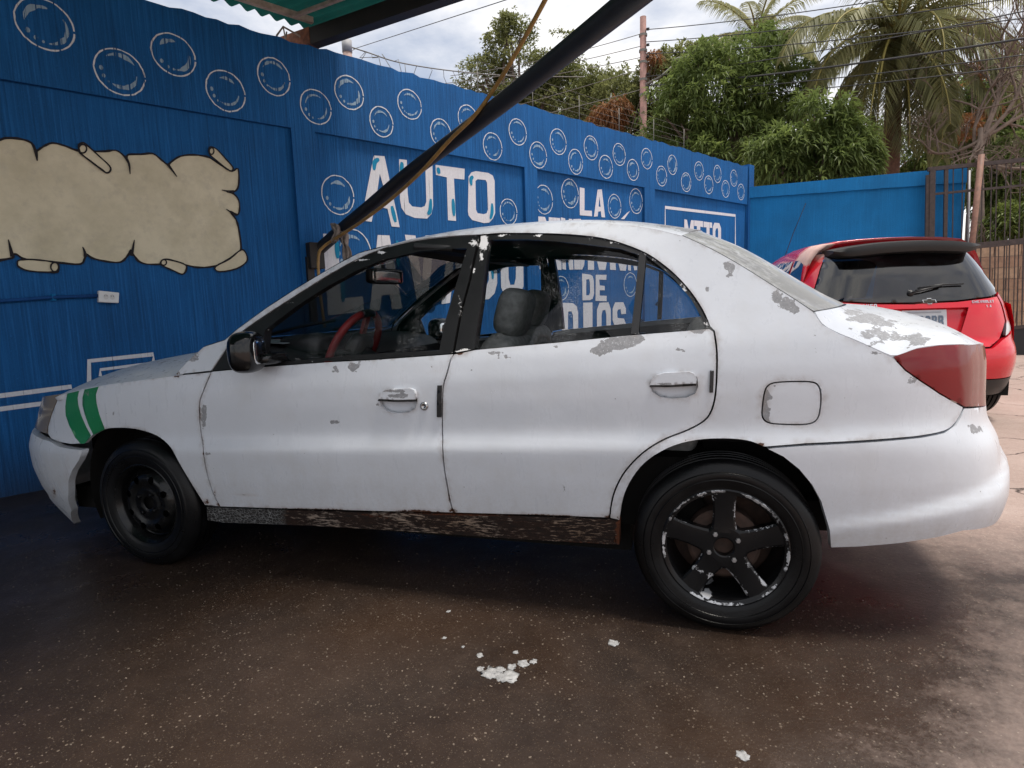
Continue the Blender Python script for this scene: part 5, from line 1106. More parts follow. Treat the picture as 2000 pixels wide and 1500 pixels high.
m = MB(); q = WA(680, 128, -.25); m.tube([W3(q[0], q[1]-.2, -.25), W3(q[0], WA(680, 103, -.25)[1], -.25)], .042, 12); cp = m.build('canopy_stub_post', simple('pinkish_post', (.42, .30, .26), .8, var=.2), None, True); tag(cp, 'short pale post standing behind the wall under the canopy corner', 'post')
m = MB(); m.tube([W3(q[0], WA(680, 103, -.25)[1], -.25), W3(q[0], WA(680, 80, -.25)[1], -.25)], .047, 12); m.build('post_sleeve', simple('grey_sleeve', (.33, .33, .34), .6), cp, True)
# electric-fence posts and strands on the wall top
FP = []
for i in range(6):
    a = 4.2+i*.85; m = MB(); m.tube([W3(a, ztop(a)-.05, -.10), W3(a, ztop(a)+.36, -.10)], .0045, 6); o = m.build('fence_post', M_GALV, None, True); tag(o, ['first thin fence post on the wall top, beside the boom', 'second thin fence post on the wall top past the boom', 'third thin fence post on the wall top past the boom', 'fourth thin fence post on the wall top past the boom', 'fifth thin fence post on the wall top past the boom', 'last thin fence post on the wall top, beyond the utility pole'][i], 'fence post', 'wall-top fence posts')
for k in range(5):
    m = MB(); m.tube([W3(4.2+i*.85, ztop(4.2+i*.85)+.06+.08*k, -.10) for i in range(6)], .0016, 4); o = m.build('fence_wire', M_GALV, None, True); tag(o, ['lowest taut wire strand along the blue wall top', 'second taut wire strand up from the blue wall top', 'middle taut wire strand of five above the blue wall', 'fourth taut wire strand up from the blue wall top', 'topmost taut wire strand of five above the blue wall'][k], 'wire', 'wall-top fence strands')
# ------------------------------------------------------------------ vegetation
def leafmat(name, c1, c2, tr=.35, rough=.5):
    t = NT(name); t.t.nodes.remove(t.b); co = t.coord(); n = t.noise(co, 1.6, 4); g = t.n('ShaderNodeNewGeometry')
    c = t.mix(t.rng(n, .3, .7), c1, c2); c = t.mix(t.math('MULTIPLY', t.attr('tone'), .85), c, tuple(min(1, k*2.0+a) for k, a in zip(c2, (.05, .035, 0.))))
    p = t.n('ShaderNodeBsdfPrincipled'); t.l(c, p.inputs['Base Color']); p.inputs['Roughness'].default_value = rough; p.inputs['Specular IOR Level'].default_value = .35
    x = t.n('ShaderNodeBsdfTranslucent'); t.l(c, x.inputs[0]); m = t.n('ShaderNodeMixShader'); m.inputs[0].default_value = tr; t.l(p.outputs[0], m.inputs[1]); t.l(x.outputs[0], m.inputs[2]); t.l(m.outputs[0], t.out.inputs[0]); return t.m
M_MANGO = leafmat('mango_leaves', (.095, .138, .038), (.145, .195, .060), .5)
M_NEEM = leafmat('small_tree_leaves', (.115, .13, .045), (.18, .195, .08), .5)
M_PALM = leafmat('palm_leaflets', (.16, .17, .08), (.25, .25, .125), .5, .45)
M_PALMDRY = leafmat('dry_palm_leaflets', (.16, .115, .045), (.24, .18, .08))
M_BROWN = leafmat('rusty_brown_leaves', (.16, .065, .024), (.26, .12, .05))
M_BARK = simple('grey_brown_bark', (.12, .085, .065), .9, var=.4, scale=10, bump=.6)
M_PBARK = simple('reddish_palm_trunk', (.16, .085, .06), .9, var=.35, scale=18, bump=.6)
M_TWIG = simple('pale_bare_twigs', (.17, .125, .10), .9, var=.3, scale=6)
M_BRONZE = simple('yellow_frond_rib', (.26, .22, .06), .55, var=.2)
def rv(rnd):
    while 1:
        v = np.array([rnd.uniform(-1, 1) for _ in range(3)]); l = np.linalg.norm(v)
        if .1 < l < 1: return v/l
def leaf(V, F, T, p, d, up, L, wd, tone, droop=.25):          # bent diamond leaf, 4 triangles
    s = np.cross(d, up); l = np.linalg.norm(s); s = s/l if l > 1e-5 else np.array([1., 0, 0]); n = len(V)
    m = p+d*L*.45; e = p+d*L-np.array([0, 0, droop*L]); f = np.cross(s, d)*wd*.25
    V += [p, m+s*wd*.5+f, m-s*wd*.5+f, e, m-np.array([0, 0, .02*L])]; F += [(n, n+1, n+4), (n, n+4, n+2), (n+1, n+3, n+4), (n+4, n+3, n+2)]; T += [tone]*5
def crown(name, blobs_, nwh, per, L, wd, mat, parent, seed, inner=.55, tip=0.25, droop=.45):
    rnd = random.Random(seed); V = []; F = []; T = []; vol = [b[3]*b[4]*b[5] for b in blobs_]; tot = sum(v**.67 for v in vol)
    for b, v in zip(blobs_, vol):
        for _ in range(int(nwh*v**.67/tot)):
            d = rv(rnd); d[2] = d[2] if rnd.random() < .8 else abs(d[2]); rad = inner+(1-inner)*rnd.random()**.45
            rad *= 1+.45*mnoise.noise((d[0]*2.2+seed, d[1]*2.2, d[2]*2.2+b[0]))
            p = np.array(b[:3])+d*np.array(b[3:6])*rad; out = d*np.array([1, 1, .8])+np.array([0, 0, .35]); out /= np.linalg.norm(out); tn = max(0, rnd.gauss(.12, .22))+max(0, d[2])*.12 if rad > .8 else rnd.random()*.1  # upper outer leaves get a lighter tone as a painted highlight
            if mnoise.noise((p[0]*1.1+seed, p[1]*1.1, p[2]*1.1)) < -.20: continue
            for k in range(per):
                r = rv(rnd); dd = out*.45+r*.9; dd /= np.linalg.norm(dd); leaf(V, F, T, p+r*.03, dd, np.array([0, 0, 1.]), L*rnd.uniform(.7, 1.2), wd*rnd.uniform(.8, 1.15), min(1, tn), droop*rnd.uniform(.4, 1.3))
    mi = None
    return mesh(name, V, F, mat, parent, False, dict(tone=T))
def limbs(root, base, targets, r0, name, mat, rnd, bend=.25):
    m = MB()
    for t in targets:
        t = np.array(t); b = np.array(base); mid = (b+t)/2+np.array([rnd.uniform(-1, 1), rnd.uniform(-1, 1), rnd.uniform(0, .6)])*bend*np.linalg.norm(t-b)*.4
        P = cat([b, mid, t], 5); m.tube(P, [r0*(1-.85*i/(len(P)-1)) for i in range(len(P))], 7)
    return m
def tree(name, label, px, depth, blobs_px, nwh, per, L, wd, mat, seed, r0=.16, grp=None, base_py=420, fork=None, cat_='tree', **k):
    depth *= .84
    g = at(px, base_py, depth); g = np.array([g[0], g[1], gh(g[0], g[1])-.1]); T = empty(name, tuple(g)); tag(T, label, cat_, grp); rnd = random.Random(seed)
    B = []
    for (bx, by, rx, ry, *dd) in blobs_px:
        de = depth+(dd[0]*.84 if dd else 0); c = at(bx, by, de)-g; s = de/FPX; B.append((c[0], c[1], c[2], rx*s, (rx+ry)/2*s*.9, ry*s))
    fk = np.array([0, 0, (fork or .45)*max(b[2] for b in B)]); m = MB(); m.tube([(0, 0, -.2), (.03, .02, fk[2]*.5), tuple(fk)], [r0*1.25, r0, r0*.85], 10)
    m.V = m.V; m.build('trunk', M_BARK, T, True)
    for b in B[:9]:
        mm = limbs(None, fk, [np.array(b[:3])+np.array([0, 0, b[5]*.3])], r0*.55, '', M_BARK, rnd); 
        for q in range(3):
            e = np.array(b[:3])+rv(rnd)*np.array(b[3:6])*.7; P = cat([np.array(b[:3])*.6+fk*.4, (np.array(b[:3])+e)/2, e], 4); mm.tube(P, [r0*.25*(1-.8*i/(len(P)-1)) for i in range(len(P))], 5)
        mm.build('limb', M_BARK, T, True)
    crown('crown', B, nwh, per, L, wd, mat, T, seed, **k); return T, B, g
tree('mango_tree', 'dense green mango tree rising behind the wall corner, taller of the two', 1440, 17.5, [(1440, 150, 105, 80), (1370, 190, 90, 90), (1490, 190, 95, 80), (1330, 260, 75, 60), (1420, 270, 110, 80), (1500, 290, 90, 70), (1480, 110, 70, 50, .5), (1545, 240, 50, 60, .8), (1375, 320, 60, 50, -.5)], 3300, 8, .24, .050, M_MANGO, 11, .2)
tree('mango_tree', 'lower rounded green mango tree leaning over the back wall', 1590, 14.5, [(1590, 245, 75, 55), (1640, 285, 70, 45), (1545, 300, 75, 50), (1600, 320, 95, 45), (1520, 335, 50, 35), (1680, 320, 35, 35)], 1700, 8, .22, .048, M_MANGO, 12, .14)
tree('airy_tree', 'tall airy small-leaved tree behind the boom and fence wires', 1040, 23, [(1000, 95, 55, 60), (1040, 150, 90, 50), (990, 55, 25, 28), (1100, 110, 40, 45), (940, 150, 50, 40), (1110, 180, 80, 50), (1000, 200, 80, 40), (1180, 190, 60, 55), (1090, 220, 100, 45)], 5200, 7, .13, .055, M_NEEM, 13, .2, inner=.35, droop=.2)
tree('leafy_tree', 'loose green tree with dead russet leaves behind the utility pole', 1240, 21, [(1210, 210, 60, 60), (1290, 190, 70, 70), (1330, 140, 60, 50), (1250, 250, 70, 40), (1300, 260, 60, 50)], 2600, 7, .17, .055, M_NEEM, 14, .16, inner=.4, droop=.25)
tree('russet_foliage', 'hanging clump of dead orange-brown leaves behind the wall top', 1190, 20, [(1185, 232, 32, 26), (1210, 215, 20, 22), (1275, 130, 22, 25)], 300, 8, .20, .035, M_BROWN, 15, .05, cat_='foliage', droop=.8)
tree('leafy_tree', 'green tree with brown leaf heads behind the bare tree', 1930, 22, [(1900, 190, 60, 50), (1960, 170, 60, 60), (1910, 250, 70, 60), (1985, 240, 60, 70), (1940, 310, 90, 60)], 3000, 8, .17, .055, M_MANGO, 16, .18, inner=.4)
tree('russet_foliage', 'brown seed heads scattered on the green tree near the gate', 1890, 20.5, [(1868, 155, 26, 18), (1905, 140, 26, 18), (1880, 250, 34, 22), (1850, 270, 22, 16), (1935, 215, 18, 14)], 420, 8, .15, .035, M_BROWN, 17, .05, cat_='foliage', droop=.3)
tree('bush', 'yellow-green bush seen through the gate bars above the block wall', 1960, 13.5, [(1940, 440, 50, 28), (1990, 430, 50, 32), (2040, 440, 50, 40), (1915, 455, 25, 18)], 900, 7, .13, .045, leafmat('bush_leaves', (.07, .10, .022), (.13, .17, .045)), 18, .05, base_py=520, cat_='bush')
tree('hedge_bush', 'dark dense bush behind the gate bars', 1985, 16, [(1960, 350, 60, 50), (2020, 360, 60, 60), (2000, 300, 60, 40), (1940, 390, 40, 40)], 1500, 8, .18, .05, M_MANGO, 19, .06, base_py=520, cat_='bush')
for i, (px, py, d, sd) in enumerate([(1400, 330, 26, 31), (1690, 330, 27, 32), (1120, 250, 30, 33), (1800, 330, 27, 34), (2060, 300, 25, 35)]):
    tree('far_tree', ['dark green tree filling the gap behind the taller mango', 'dark green tree behind the palm trunk', 'dark green tree low behind the airy tree', 'green tree behind the drooping dry palm fronds', 'green tree behind the gate top rail'][i], px, d, [(px-40, py-20, 80, 55), (px+50, py-10, 80, 50), (px, py-50, 70, 40)], 1500, 7, .22, .07, M_MANGO, sd, .18, base_py=430)
# coconut palms
def palm(name, label, px, py, depth, base, fronds, seed, Lf, trunk_r=.17):
    depth *= .84
    top = at(px, py, depth); g = at(*base, depth); gx, gy = g[0], g[1]; g = np.array([gx, gy, gh(gx, gy)-.1]); top = top-g; T = empty(name, tuple(g)); tag(T, label, 'palm tree'); rnd = random.Random(seed)
    m = MB(); P = cat([np.array([0, 0, -.2]), np.array([top[0]*.35, top[1]*.35, top[2]*.45]), top+np.array([0, 0, -.1])], 14)
    m.tube(P, [trunk_r*(1.3-.4*i/(len(P)-1))*(1+.06*(i % 2)) for i in range(len(P))], 12); m.build('trunk', M_PBARK, T, True)
    for k in range(8):
        a = k*.8; mm = MB(); mm.add(*sell(tuple(top+np.array([.25*math.cos(a), .25*math.sin(a), -.35-.1*(k % 3)])), (.09, .09, .11), 1, 1, None, 12, 8)); mm.build('coconut', M_BRONZE if k % 2 else M_PALMDRY, T, True)
    for i, (az, el, curl, ln, dry) in enumerate(fronds):
        az += rnd.uniform(-.08, .08); h = RW*math.cos(az)+np.cross(np.array([0, 0, 1.]), RW)*math.sin(az); h[2] = 0; h /= np.linalg.norm(h)
        n = 26; p = top.copy(); ang = math.radians(el); P = [p.copy()]; ds = Lf*ln/n
        for s in range(n):
            d = h*math.cos(ang)+np.array([0, 0, math.sin(ang)]); p = p+d*ds; P.append(p.copy()); ang -= math.radians(curl)/n*(0.5+1.1*s/n); ang = max(ang, math.radians(-86))
        mr = MB(); mr.tube(P, [.035*(1-.85*s/n)+.004 for s in range(n+1)], 5); fr = mr.build('frond', M_BRONZE, T, True)
        V = []; F = []; Tn = []
        for s in range(3, n+1):
            t = P[s]-P[s-1]; t /= np.linalg.norm(t); sd_ = np.cross(t, np.array([0, 0, 1.])); l = np.linalg.norm(sd_); sd_ = sd_/l if l > .05 else np.cross(t, h+RW*.3)/np.linalg.norm(np.cross(t, h+RW*.3))
            u = s/n; ll = Lf*.23*math.sin(math.pi*(.12+.80*u))**.7
            for sub in range(3):
                b = P[s-1]+(P[s]-P[s-1])*(sub/3)
                for sg in (-1, 1):
                    if rnd.random() < .05: continue
                    d = t*.55+sd_*sg*.75+np.array([0, 0, rnd.uniform(-.15, .1)]); d /= np.linalg.norm(d); w_ = .022*Lf/3.2; q = b; nn = len(V); wv = np.cross(d, np.array([0, 0, 1.])); wv = wv/(np.linalg.norm(wv)+1e-6)*w_
                    m1 = q+d*ll*.5-np.array([0, 0, ll*.10]); e = q+d*ll*.85-np.array([0, 0, ll*rnd.uniform(.40, .70)])
                    V += [q+wv*.5, q-wv*.5, m1+wv, m1-wv, e]; F += [(nn, nn+1, nn+3, nn+2), (nn+2, nn+3, nn+4)]; Tn += [max(0, rnd.gauss(.15, .2))]*5
        mesh('leaflets', V, F, M_PALMDRY if dry else M_PALM, fr, False, dict(tone=Tn))
    return T
FR = []
rnd = random.Random(8)
for i in range(27):
    az = i*2.399963; t = i/26; el = 80-128*t; FR.append((az, el, 85+25*t, rnd.uniform(.95, 1.12), False))
for az, el, cu, ln in ((-1.57, -35, 50, 1.0), (-1.2, -50, 40, .95), (-1.9, -48, 40, 1.0), (-.8, -30, 60, 1.05), (-2.3, -28, 62, 1.05), (-1.4, -62, 25, .95), (-1.75, -66, 20, .9), (-2.7, 0, 95, 1.1), (-.4, -8, 85, 1.1), (-.15, 40, 95, 1.2), (3.3, 25, 100, 1.1), (-.9, -60, 25, .85), (-2.2, -60, 25, .9)): FR.append((az, el, cu, ln, False))
palm('coconut_palm', 'large coconut palm with drooping fronds rising behind the back wall', 1752, 62, 16.5, (1735, 420), FR, 21, 3.3)
FR2 = [(i*2.399963, 75-80*i/13, 60, rnd.uniform(.8, 1.), False) for i in range(14)]
palm('coconut_palm', 'smaller coconut palm crown showing above the tall mango tree', 1478, 70, 23, (1478, 420), FR2, 22, 2.5, .13)
# bare tree
def bare(name, label, px, depth, seed):
    depth *= .84
    g = at(px, 430, depth); g = np.array([g[0], g[1], gh(g[0], g[1])-.1]); T = empty(name, tuple(g)); tag(T, label, 'tree'); rnd = random.Random(seed)
    def grow(m, p, d, L, r, lev):
        P = [p]; q = p.copy(); dd = d.copy(); n = 5
        for s in range(n): dd = dd+rv(rnd)*.22; dd /= np.linalg.norm(dd); q = q+dd*L/n; P.append(q.copy())
        m.tube(P, [r*(1-.55*i/n) for i in range(n+1)], 6 if lev < 2 else 4, False)
        if lev < 5:
            for k in range(rnd.choice((2, 3, 3)) if lev else 6):
                b = P[rnd.randrange(2, n+1)]; nd = dd*.7+rv(rnd)*.75+np.array([0, 0, .12]); nd /= np.linalg.norm(nd); grow(m, b, nd, L*rnd.uniform(.5, .72), r*.52, lev+1)
    m = MB(); top = at(1915, 250, depth)-g; m.tube([(0, 0, -.2), tuple(top*.5+np.array([.1, 0, 0])), tuple(top)], [.13, .10, .045], 9); m.build('trunk', M_TWIG, T, True)
    for tgt, L, r in (((1922, 60), 2.1, .05), ((1893, 60), 1.9, .04), ((2010, 120), 1.8, .05), ((2000, 200), 1.6, .05), ((1960, 100), 1.7, .04), ((1850, 290), 1.0, .04), ((1960, 290), 1.0, .04), ((1880, 340), .9, .035), ((1950, 350), .9, .035)):
        d = at(*tgt, depth+rnd.uniform(-.6, .6))-g-top; d /= np.linalg.norm(d); mm = MB(); grow(mm, top*rnd.uniform(.8, 1.), d, L, r, 0); mm.build('branch', M_TWIG, T, True)
bare('bare_tree', 'leafless grey tree with tangled twigs standing behind the gate', 1905, 14.5, 41)
# ------------------------------------------------------------------ red hatchback
RK = np.array([4.013, 3.424, .065]); RH_ = math.radians(-6); RPIT = 0.
def redpaint():
    t = NT('red_paint_with_pale_patch'); co = t.coord(); n = t.noise(co, 2.4, 6, .6); n2 = t.noise(co, 14, 6, .7)
    f = t.rng(t.math('ADD', t.attr('pale_mask'), t.math('MULTIPLY', t.math('SUBTRACT', n2, .5), .5)), .42, .58)  # mask for a paler, rougher colour with a noisy edge
    c = t.mix(t.rng(n, .3, .7), (.56, .005, .016), (.68, .008, .024)); c = t.mix(f, c, t.mix(n2, (.62, .36, .32), (.70, .52, .46)))
    t.set(col=c, rough=t.fmix(f, .22, .7), coat=t.fmix(f, .6, 0.), coatr=.08); return t.m
M_RED = redpaint()
M_TINT = glassmat('dark_tinted_glass', (.05, .06, .075), 2.2, .06, (.30, .33, .38))
M_REDLENS = lampmat('red_lamp_lens', (.42, .008, .02), (.55, .02, .035), (.62, .62, .64))
M_CHR2 = simple('chrome_badge', (.62, .62, .63), .22, 1., var=.1)
M_DKBADGE = simple('dark_badge', (.06, .05, .04), .3, .8)
RED = empty('red_hatchback', tuple(RK), (RPIT, 0, -RH_)); tag(RED, 'red hatchback with dark tinted rear window and black roof spoiler', 'car')
RMI = (Matrix.Translation(Vector(RK))@Matrix.Rotation(-RH_, 4, 'Z')@Matrix.Rotation(RPIT, 4, 'X'))
RMinv = np.array(RMI.inverted()); RMat = np.array(RMI)
# rear surface: (u across, z up) -> (u, l forward, z)
_rz = smooth_tab([(.22, .10), (.28, .05), (.36, .02), (.45, 0), (.56, .005), (.62, .03), (.66, .07), (.74, .085), (.88, .11), (.96, .135), (1.0, .155), (1.2, .27), (1.36, .38), (1.42, .45)], .012)
def RS(u, z, off=0.):
    u = np.asarray(u, float); z = np.asarray(z, float); hw = np.interp(z, [.2, .5, .75, .95, 1.1, 1.3, 1.45], [.80, .835, .83, .79, .735, .655, .59])
    a = np.clip(np.abs(u)/hw, 0, 1.0); l = np.interp(z, *_rz)+.05*a**2+.30*a**7+off
    return np.stack([u+0*z, l+0*u, z+0*u], -1)
def rproj(P):
    P = np.asarray(P, float); Wd = P@RMat[:3, :3].T+RMat[:3, 3]; v = Wd-CAMW; d = v@DW; return np.stack([1000+FPX*(v@RW)/d, 750-FPX*(v@UW)/d], -1)
def r_uz(px, py):
    v = RMinv[:3, :3]@wray(px, py); c = RMinv[:3, :3]@CAMW+RMinv[:3, 3]; t = (.12-c[1])/v[1]; P = c+t*v; q = np.array([np.clip(P[0], -.75, .75), np.clip(P[2], .3, 1.4)]); lam = 1e-3; tg = np.array([px, py], float)
    f = lambda q: rproj(RS(q[0], q[1]))-tg; r = f(q)
    for _ in range(40):
        J = np.stack([(f(q+e)-r)/1e-4 for e in (np.array([1e-4, 0]), np.array([0, 1e-4]))], 1); H = J.T@J; dq = np.linalg.solve(H+lam*np.diag(np.diag(H)+1e-9), -J.T@r); qn = q+np.clip(dq, -.1, .1); rn = f(qn)
        if rn@rn < r@r: q, r, lam = qn, rn, lam/4
        else: lam *= 5
    if r@r > 16: print('red residual', px, py, np.round(r, 1), np.round(q, 3))
    return q
def rsheet(name, poly, mat, off=0., parent=None, flange=.02, gap=.002, step=.03, pale_mask=None, px=True, extra=None, holes=()):
    P = [r_uz(*p) if px else np.array(p) for p in poly]; P = shrink(P, gap) if gap else P; H = [[np.array(p) for p in h] for h in holes]
    V2, F = triangulate(P, H, step); V = RS(V2[:, 0], V2[:, 1], off); nr = np.tile(np.array([0, 1., 0]), (len(V), 1)); at_ = dict(pale_mask=np.zeros(len(V)) if pale_mask is None else pale_mask(V))
    if extra: at_.update(extra(V))
    return finish(name, V, F, nr, mat, parent or RED, flange, at_)
hwz = lambda z: float(np.interp(z, [.2, .5, .75, .95, 1.1, 1.3, 1.45], [.80, .835, .83, .79, .735, .655, .59]))
def sym(pts): return pts+[(-u, z) for u, z in pts[::-1]]
win = sym([(0, .965), (.3, .972), (.55, .995), (.695, 1.03), (.66, 1.12), (.60, 1.27), (.545, 1.385), (.3, 1.40), (0, 1.402)])
rsheet('rear_window', win, M_TINT, .0, px=False, gap=.002, flange=.004)
for s in (-1, 1): rsheet('rear_pillar', [(s*u, z) for u, z in ((.697, 1.03), (.662, 1.12), (.602, 1.27), (.547, 1.385), (.54, 1.41), (.606, 1.41), (.617, 1.385), (.667, 1.27), (.727, 1.12), (.763, 1.03), (.79, .95), (.757, .965))], M_RED, .0, px=False, pale_mask=lambda V: np.clip((V[:, 2]-1.12)/.3, 0, 1)*.6*(V[:, 0] < 0))
# tailgate with plate recess
lampR = [(.64, 1.0), (.700, 1.03), (.755, .97), (.80, .86), (.815, .74), (.66, .685), (.685, .80), (.665, .92)]
gate_poly = sym([(0, .60), (.50, .61), (.60, .665), (.672, .80), (.652, .92), (.632, .995), (.55, .985), (.3, .962), (0, .955)])
_rt, _rb = r_uz(1892, 600), r_uz(1877, 678)
rec = [(-_rb[0], .66), (_rb[0], .66), (_rt[0], _rt[1]), (-_rt[0], _rt[1])]
rsheet('tailgate', gate_poly, M_RED, 0, px=False, holes=[rec])
rsheet('plate_recess', rec, M_RED, .035, px=False, gap=-.004, flange=0)
m = MB()
for i in range(4):
    a, b = np.array(rec[i]), np.array(rec[(i+1) % 4]); A_, B_ = RS(a[0], a[1]), RS(b[0], b[1]); A2, B2 = RS(a[0], a[1], .036), RS(b[0], b[1], .036); m.add([A_, B_, B2, A2], [(0, 1, 2, 3)])
o = m.build('recess_edge', M_RED, RED)
for s in (-1, 1):
    rsheet('tail_light', [(s*u, z) for u, z in lampR], M_REDLENS, -.004, px=False, flange=.04, extra=lambda V: dict(clear=np.clip((.80-V[:, 2]-np.abs(np.abs(V[:, 0])-.70)*.3)/.012, 0, 1)))
rsheet('rear_bumper', sym([(0, .36), (.55, .36), (.825, .37), (.836, .50), (.834, .62), (.815, .73), (.66, .675), (.61, .655), (.51, .60), (0, .59)]), M_RED, -.012, px=False, flange=.05)
rsheet('bumper_lower', sym([(0, .22), (.6, .22), (.79, .24), (.828, .365), (.5, .355), (0, .355)]), M_BLACK, -.010, px=False, flange=.05)
# body shell behind the tailgate: stations (l, scale rows)
ST = [(.37, .01), (.46, .02), (.60, .06), (.85, .085), (1.2, .10), (1.7, .10), (2.2, .07), (2.55, .01)]
SEC = [(.79, .22), (.835, .40), (.838, .60), (.83, .78), (.795, .93), (.775, .97), (.735, 1.09), (.69, 1.21), (.645, 1.31), (.59, 1.385), (.52, 1.425), (.38, 1.445), (.2, 1.455), (0, 1.458)]
def shell():
    V = []; F = []; n = 2*len(SEC)-1; fd = []
    for l, dz in ST:
        row = []
        for u, z in SEC:
            zz = z+(dz if z > 1.0 else 0)*(z-.97)/.48
            rl = l
            if z > .95: 
                lim = float(np.interp(z, *_rz))+.354
                rl = max(l, lim) if l < .6 else l
            row.append((u, rl, zz))
        full = [(-u, l_, z) for u, l_, z in row]+[(u, l_, z) for u, l_, z in row[-2::-1]]; V += full
    for i in range(len(ST)-1):
        for j in range(n-1): F.append((i*n+j, (i+1)*n+j, (i+1)*n+j+1, i*n+j+1))
    V = np.array(V); fd = np.clip((V[:, 2]-1.25)/.12, 0, 1)*np.clip((1.5-V[:, 1])/.6, 0, 1)*np.clip((-V[:, 0]-.44)/.08, 0, 1)*.8
    o = mesh('body_shell', V, F, M_RED, RED, True, dict(pale_mask=fd)); return o
bs = shell()
# left and right side windows, wheel arches covered by dark tyre wells
def ru(z): return float(np.interp(z, [a[1] for a in SEC], [a[0] for a in SEC]))
def zsh(l, z):
    d = float(np.interp(l, [a for a, _ in ST], [b for _, b in ST])); return (z+.97*d/.48)/(1+d/.48)
for s in (-1, 1):
    for poly in ([(.62, 1.03), (.58, 1.10), (.78, 1.33), (.95, 1.375), (1.12, 1.385), (1.05, 1.02)], [(1.12, 1.01), (1.19, 1.385), (1.9, 1.40), (1.95, .985)], [(2.02, .98), (1.97, 1.40), (2.3, 1.38), (2.5, .98)]):
        V2, F = triangulate(poly, (), .06); V = [(s*(ru(zsh(l, z))+.007), l, z) for l, z in V2]; o = mesh('side_window', V, [tuple(f) if s > 0 else tuple(f[::-1]) for f in F], M_TINT, RED, True)
# bonnet, windscreen
m = MB(); m.add([(-.62, 2.55, 1.44), (.62, 2.55, 1.44), (.72, 3.15, 1.0), (-.72, 3.15, 1.0)], [(0, 1, 2, 3)]); m.build('windscreen', M_TINT, RED)
m = MB(); m.add([(-.80, 2.55, .97), (.80, 2.55, .97), (.80, 3.15, .99), (-.80, 3.15, .99), (-.80, 3.75, .80), (.80, 3.75, .80), (-.80, 3.84, .35), (.80, 3.84, .35), (-.83, 2.55, .25), (.83, 2.55, .25), (-.62, 2.55, 1.44), (.62, 2.55, 1.44)], [(3, 2, 5, 4), (4, 5, 7, 6), (0, 3, 4, 6, 8), (1, 9, 7, 5, 2), (0, 10, 3), (1, 2, 11)]); m.build('bonnet', M_RED, RED, False, dict(pale_mask=[0]*12))
m = MB(); m.box((-.76, .25, .20), (.76, 3.6, .34)); m.build('underbody', M_DARK, RED)
# roof skin slightly proud with a pale patch on its left edge; spoiler
def spoiler():
    V = []; F = []; n = 25
    for i in range(n):
        u = -.545+1.09*i/(n-1); a = abs(u)/.545; d = .10*a**4; y0 = .43+d; t = .060*(1-a**8)+.008; zt = 1.475-.045*a**2.2
        V += [(u, y0+.14, zt+.006), (u, y0, zt), (u, y0-.16, zt-.018), (u, y0-.175, zt-.018-t*.6), (u, y0-.155, zt-.030-t), (u, y0+.02, zt-.045-t), (u, y0+.12, zt-.03)]
    for i in range(n-1):
        for k in range(7): F.append((i*7+k, (i+1)*7+k, (i+1)*7+(k+1) % 7, i*7+(k+1) % 7))
    F += [tuple(range(7))[::-1], tuple((n-1)*7+k for k in range(7))]
    return autosmooth(mesh('roof_spoiler', V, F, simple('satin_black_spoiler', (.014, .013, .013), .5, var=.3), RED), 50)
spoiler()
# wheels
for u in (-.70, .70):
    for l in (.62, 3.05):
        s = 1 if u > 0 else -1; Bm = Matrix.Translation((u+s*.09, l, .285))@Matrix.Rotation(math.radians(90*s), 4, 'Y')@Matrix.Rotation(math.pi, 4, 'X')
        hb = MB(); hb.lathe([(.001, .03), (.10, .03), (.14, .05), (.14, .14)], 30, Bm); w_ = hb.build('wheel', M_DARK, RED, True)
        t_ = MB(); t_.lathe(tyre_prof(.285, .185, .18), 64, Bm); autosmooth(t_.build('tyre', M_RUBBER, w_, True), 40)
# wiper, badges, plate
def rp(px, py, off=-.012): q = r_uz(px, py); return tuple(RS(q[0], q[1], off))
m = MB(); m.tube([rp(1778, 572, -.02), rp(1800, 566, -.03), rp(1835, 557, -.03)], .008, 6); wp = m.build('rear_wiper', M_BLACK, RED, True)
m = MB(); m.tube([rp(1790, 563, -.022), rp(1835, 556, -.022), rp(1879, 554, -.022)], .007, 6); m.build('wiper_blade', M_BLACK, wp, True)
m = MB(); m.lathe([(.0005, -.02), (.022, -.015), (.026, .015)], 16, Matrix.Translation(rp(1778, 573, -.002))@Matrix.Rotation(math.radians(-90), 4, 'X')); m.build('wiper_hub', M_BLACK, wp, True)
def flat(name, polys, mat, off, parent=None):
    V = []; F = []
    for outer, holes in polys:
        v2, f = triangulate(outer, holes, .5); n = len(V); V += [tuple(RS(a, b, off)) for a, b in v2]; F += [tuple(int(i)+n for i in q) for q in f]
    return mesh(name, V, F, mat, parent or RED)
c = r_uz(1815, 588); bow = [(-.062, -.014), (-.022, -.014), (-.022, -.030), (.022, -.030), (.022, -.014), (.070, -.014), (.062, .014), (.022, .014), (.022, .030), (-.022, .030), (-.022, .014), (-.070, .014)]
e_ = flat('emblem_edge', [([(c[0]+x*.72, c[1]+z*.78) for x, z in bow], [])], M_CHR2, -.004); flat('emblem', [([(c[0]+x*.62, c[1]+z*.60) for x, z in bow], [])], M_DKBADGE, -.007)
GL2 = dict(GL, H=([(0, 0), (.3, 0), (.3, .4), (.7, .4), (.7, 0), (1, 0), (1, 1), (.7, 1), (.7, .6), (.3, .6), (.3, 1), (0, 1)],), R=([(0, 0), (.3, 0), (.3, .35), (.5, .35), (.7, 0), (1, 0), (.8, .4), (1, .55), (1, .85), (.85, 1), (0, 1)], [(.3, .55), (.65, .55), (.7, .62), (.7, .75), (.65, .8), (.3, .8)]), W=([(0, 1), (.2, 0), (.4, 0), (.5, .45), (.6, 0), (.8, 0), (1, 1), (.78, 1), (.68, .4), (.58, .85), (.42, .85), (.32, .4), (.22, 1)],))
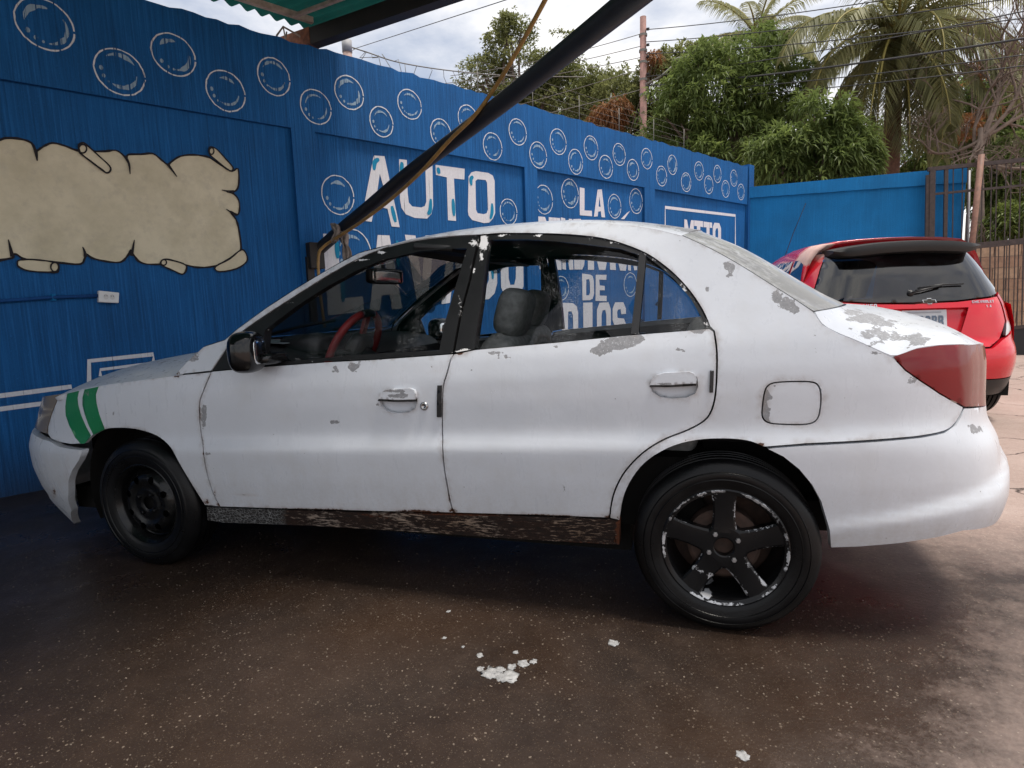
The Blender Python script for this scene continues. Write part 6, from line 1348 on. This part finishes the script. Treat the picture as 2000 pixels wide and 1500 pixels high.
GL2['1'] = ([(.3, 0), (.7, 0), (.7, 1), (.4, 1), (.1, .75), (.1, .62), (.35, .72)],); GL2['0'] = GL['O']; GL2['.'] = ([(.3, 0), (.7, 0), (.7, .2), (.3, .2)],)
GL2['6'] = ([(.2, 0), (.8, 0), (1, .17), (1, .45), (.8, .62), (.35, .62), (.35, .75), (.45, .82), (.95, .82), (.95, 1), (.2, 1), (0, .83), (0, .17)], [(.35, .2), (.65, .2), (.65, .43), (.35, .43)])
GL2['3'] = ([(0, 0), (.8, 0), (1, .15), (1, .42), (.9, .5), (1, .58), (1, .85), (.8, 1), (0, 1), (0, .8), (.6, .8), (.65, .75), (.65, .62), (.3, .6), (.3, .41), (.65, .39), (.65, .25), (.6, .2), (0, .2)],)
GL2['9'] = ([(1-x, 1-y) for x, y in GL2['6'][0]], [(1-x, 1-y) for x, y in GL2['6'][1]])
def rtext(name, s, c0, w, h, mat, off, parent=None, gap=.18):
    n = len(s); cw = w/(n-gap); P = []
    for i, ch in enumerate(s):
        g = GL2[ch]; mp = lambda p: (c0[0]+i*cw+p[0]*cw*(1-gap), c0[1]+p[1]*h); P.append(([mp(p) for p in g[0]], [[mp(p) for p in q] for q in g[1:]]))
    return flat(name, P, mat, off, parent)
t1 = r_uz(1898, 592); t2 = r_uz(1941, 590); rtext('badge_letters', 'CHEVROLET', (t1[0], t1[1]), t2[0]-t1[0], .020, M_CHR2, -.005)
t3 = r_uz(1926, 600); rtext('badge_letters', '1.6', (t3[0], t3[1]), .042, .018, M_CHR2, -.005)
t4 = r_uz(1684, 601); rtext('badge_letters', 'AVEO', (t4[0], t4[1]), .105, .026, M_CHR2, -.005)
pc = (r_uz(1809, 626)[0], r_uz(1809, 626)[1]-.004); M_PLT = simple('pale_plate', (.60, .63, .66), .45, var=.08)
pl = flat('number_plate', [([(pc[0]-.16, pc[1]-.085), (pc[0]+.16, pc[1]-.085), (pc[0]+.16, pc[1]+.085), (pc[0]-.16, pc[1]+.085)], [])], M_PLT, .026)
M_PLC = simple('blue_grey_plate_ink', (.10, .14, .20), .5)
rtext('plate_letters', 'A030BB', (pc[0]-.135, pc[1]-.045), .27, .085, M_PLC, .0235, pl, .22)
flat('plate_band', [([(pc[0]-.12, pc[1]+.062), (pc[0]+.12, pc[1]+.062), (pc[0]+.12, pc[1]+.072), (pc[0]-.12, pc[1]+.072)], [])], simple('plate_small_print', (.35, .38, .42), .5), .0235, pl)
m = MB(); m.tube([(-.45, 2.35, 1.49), (-.40, 2.2, 1.75), (-.33, 2.0, 2.05)], .0035, 5); m.build('antenna', M_BLACK, RED, True)
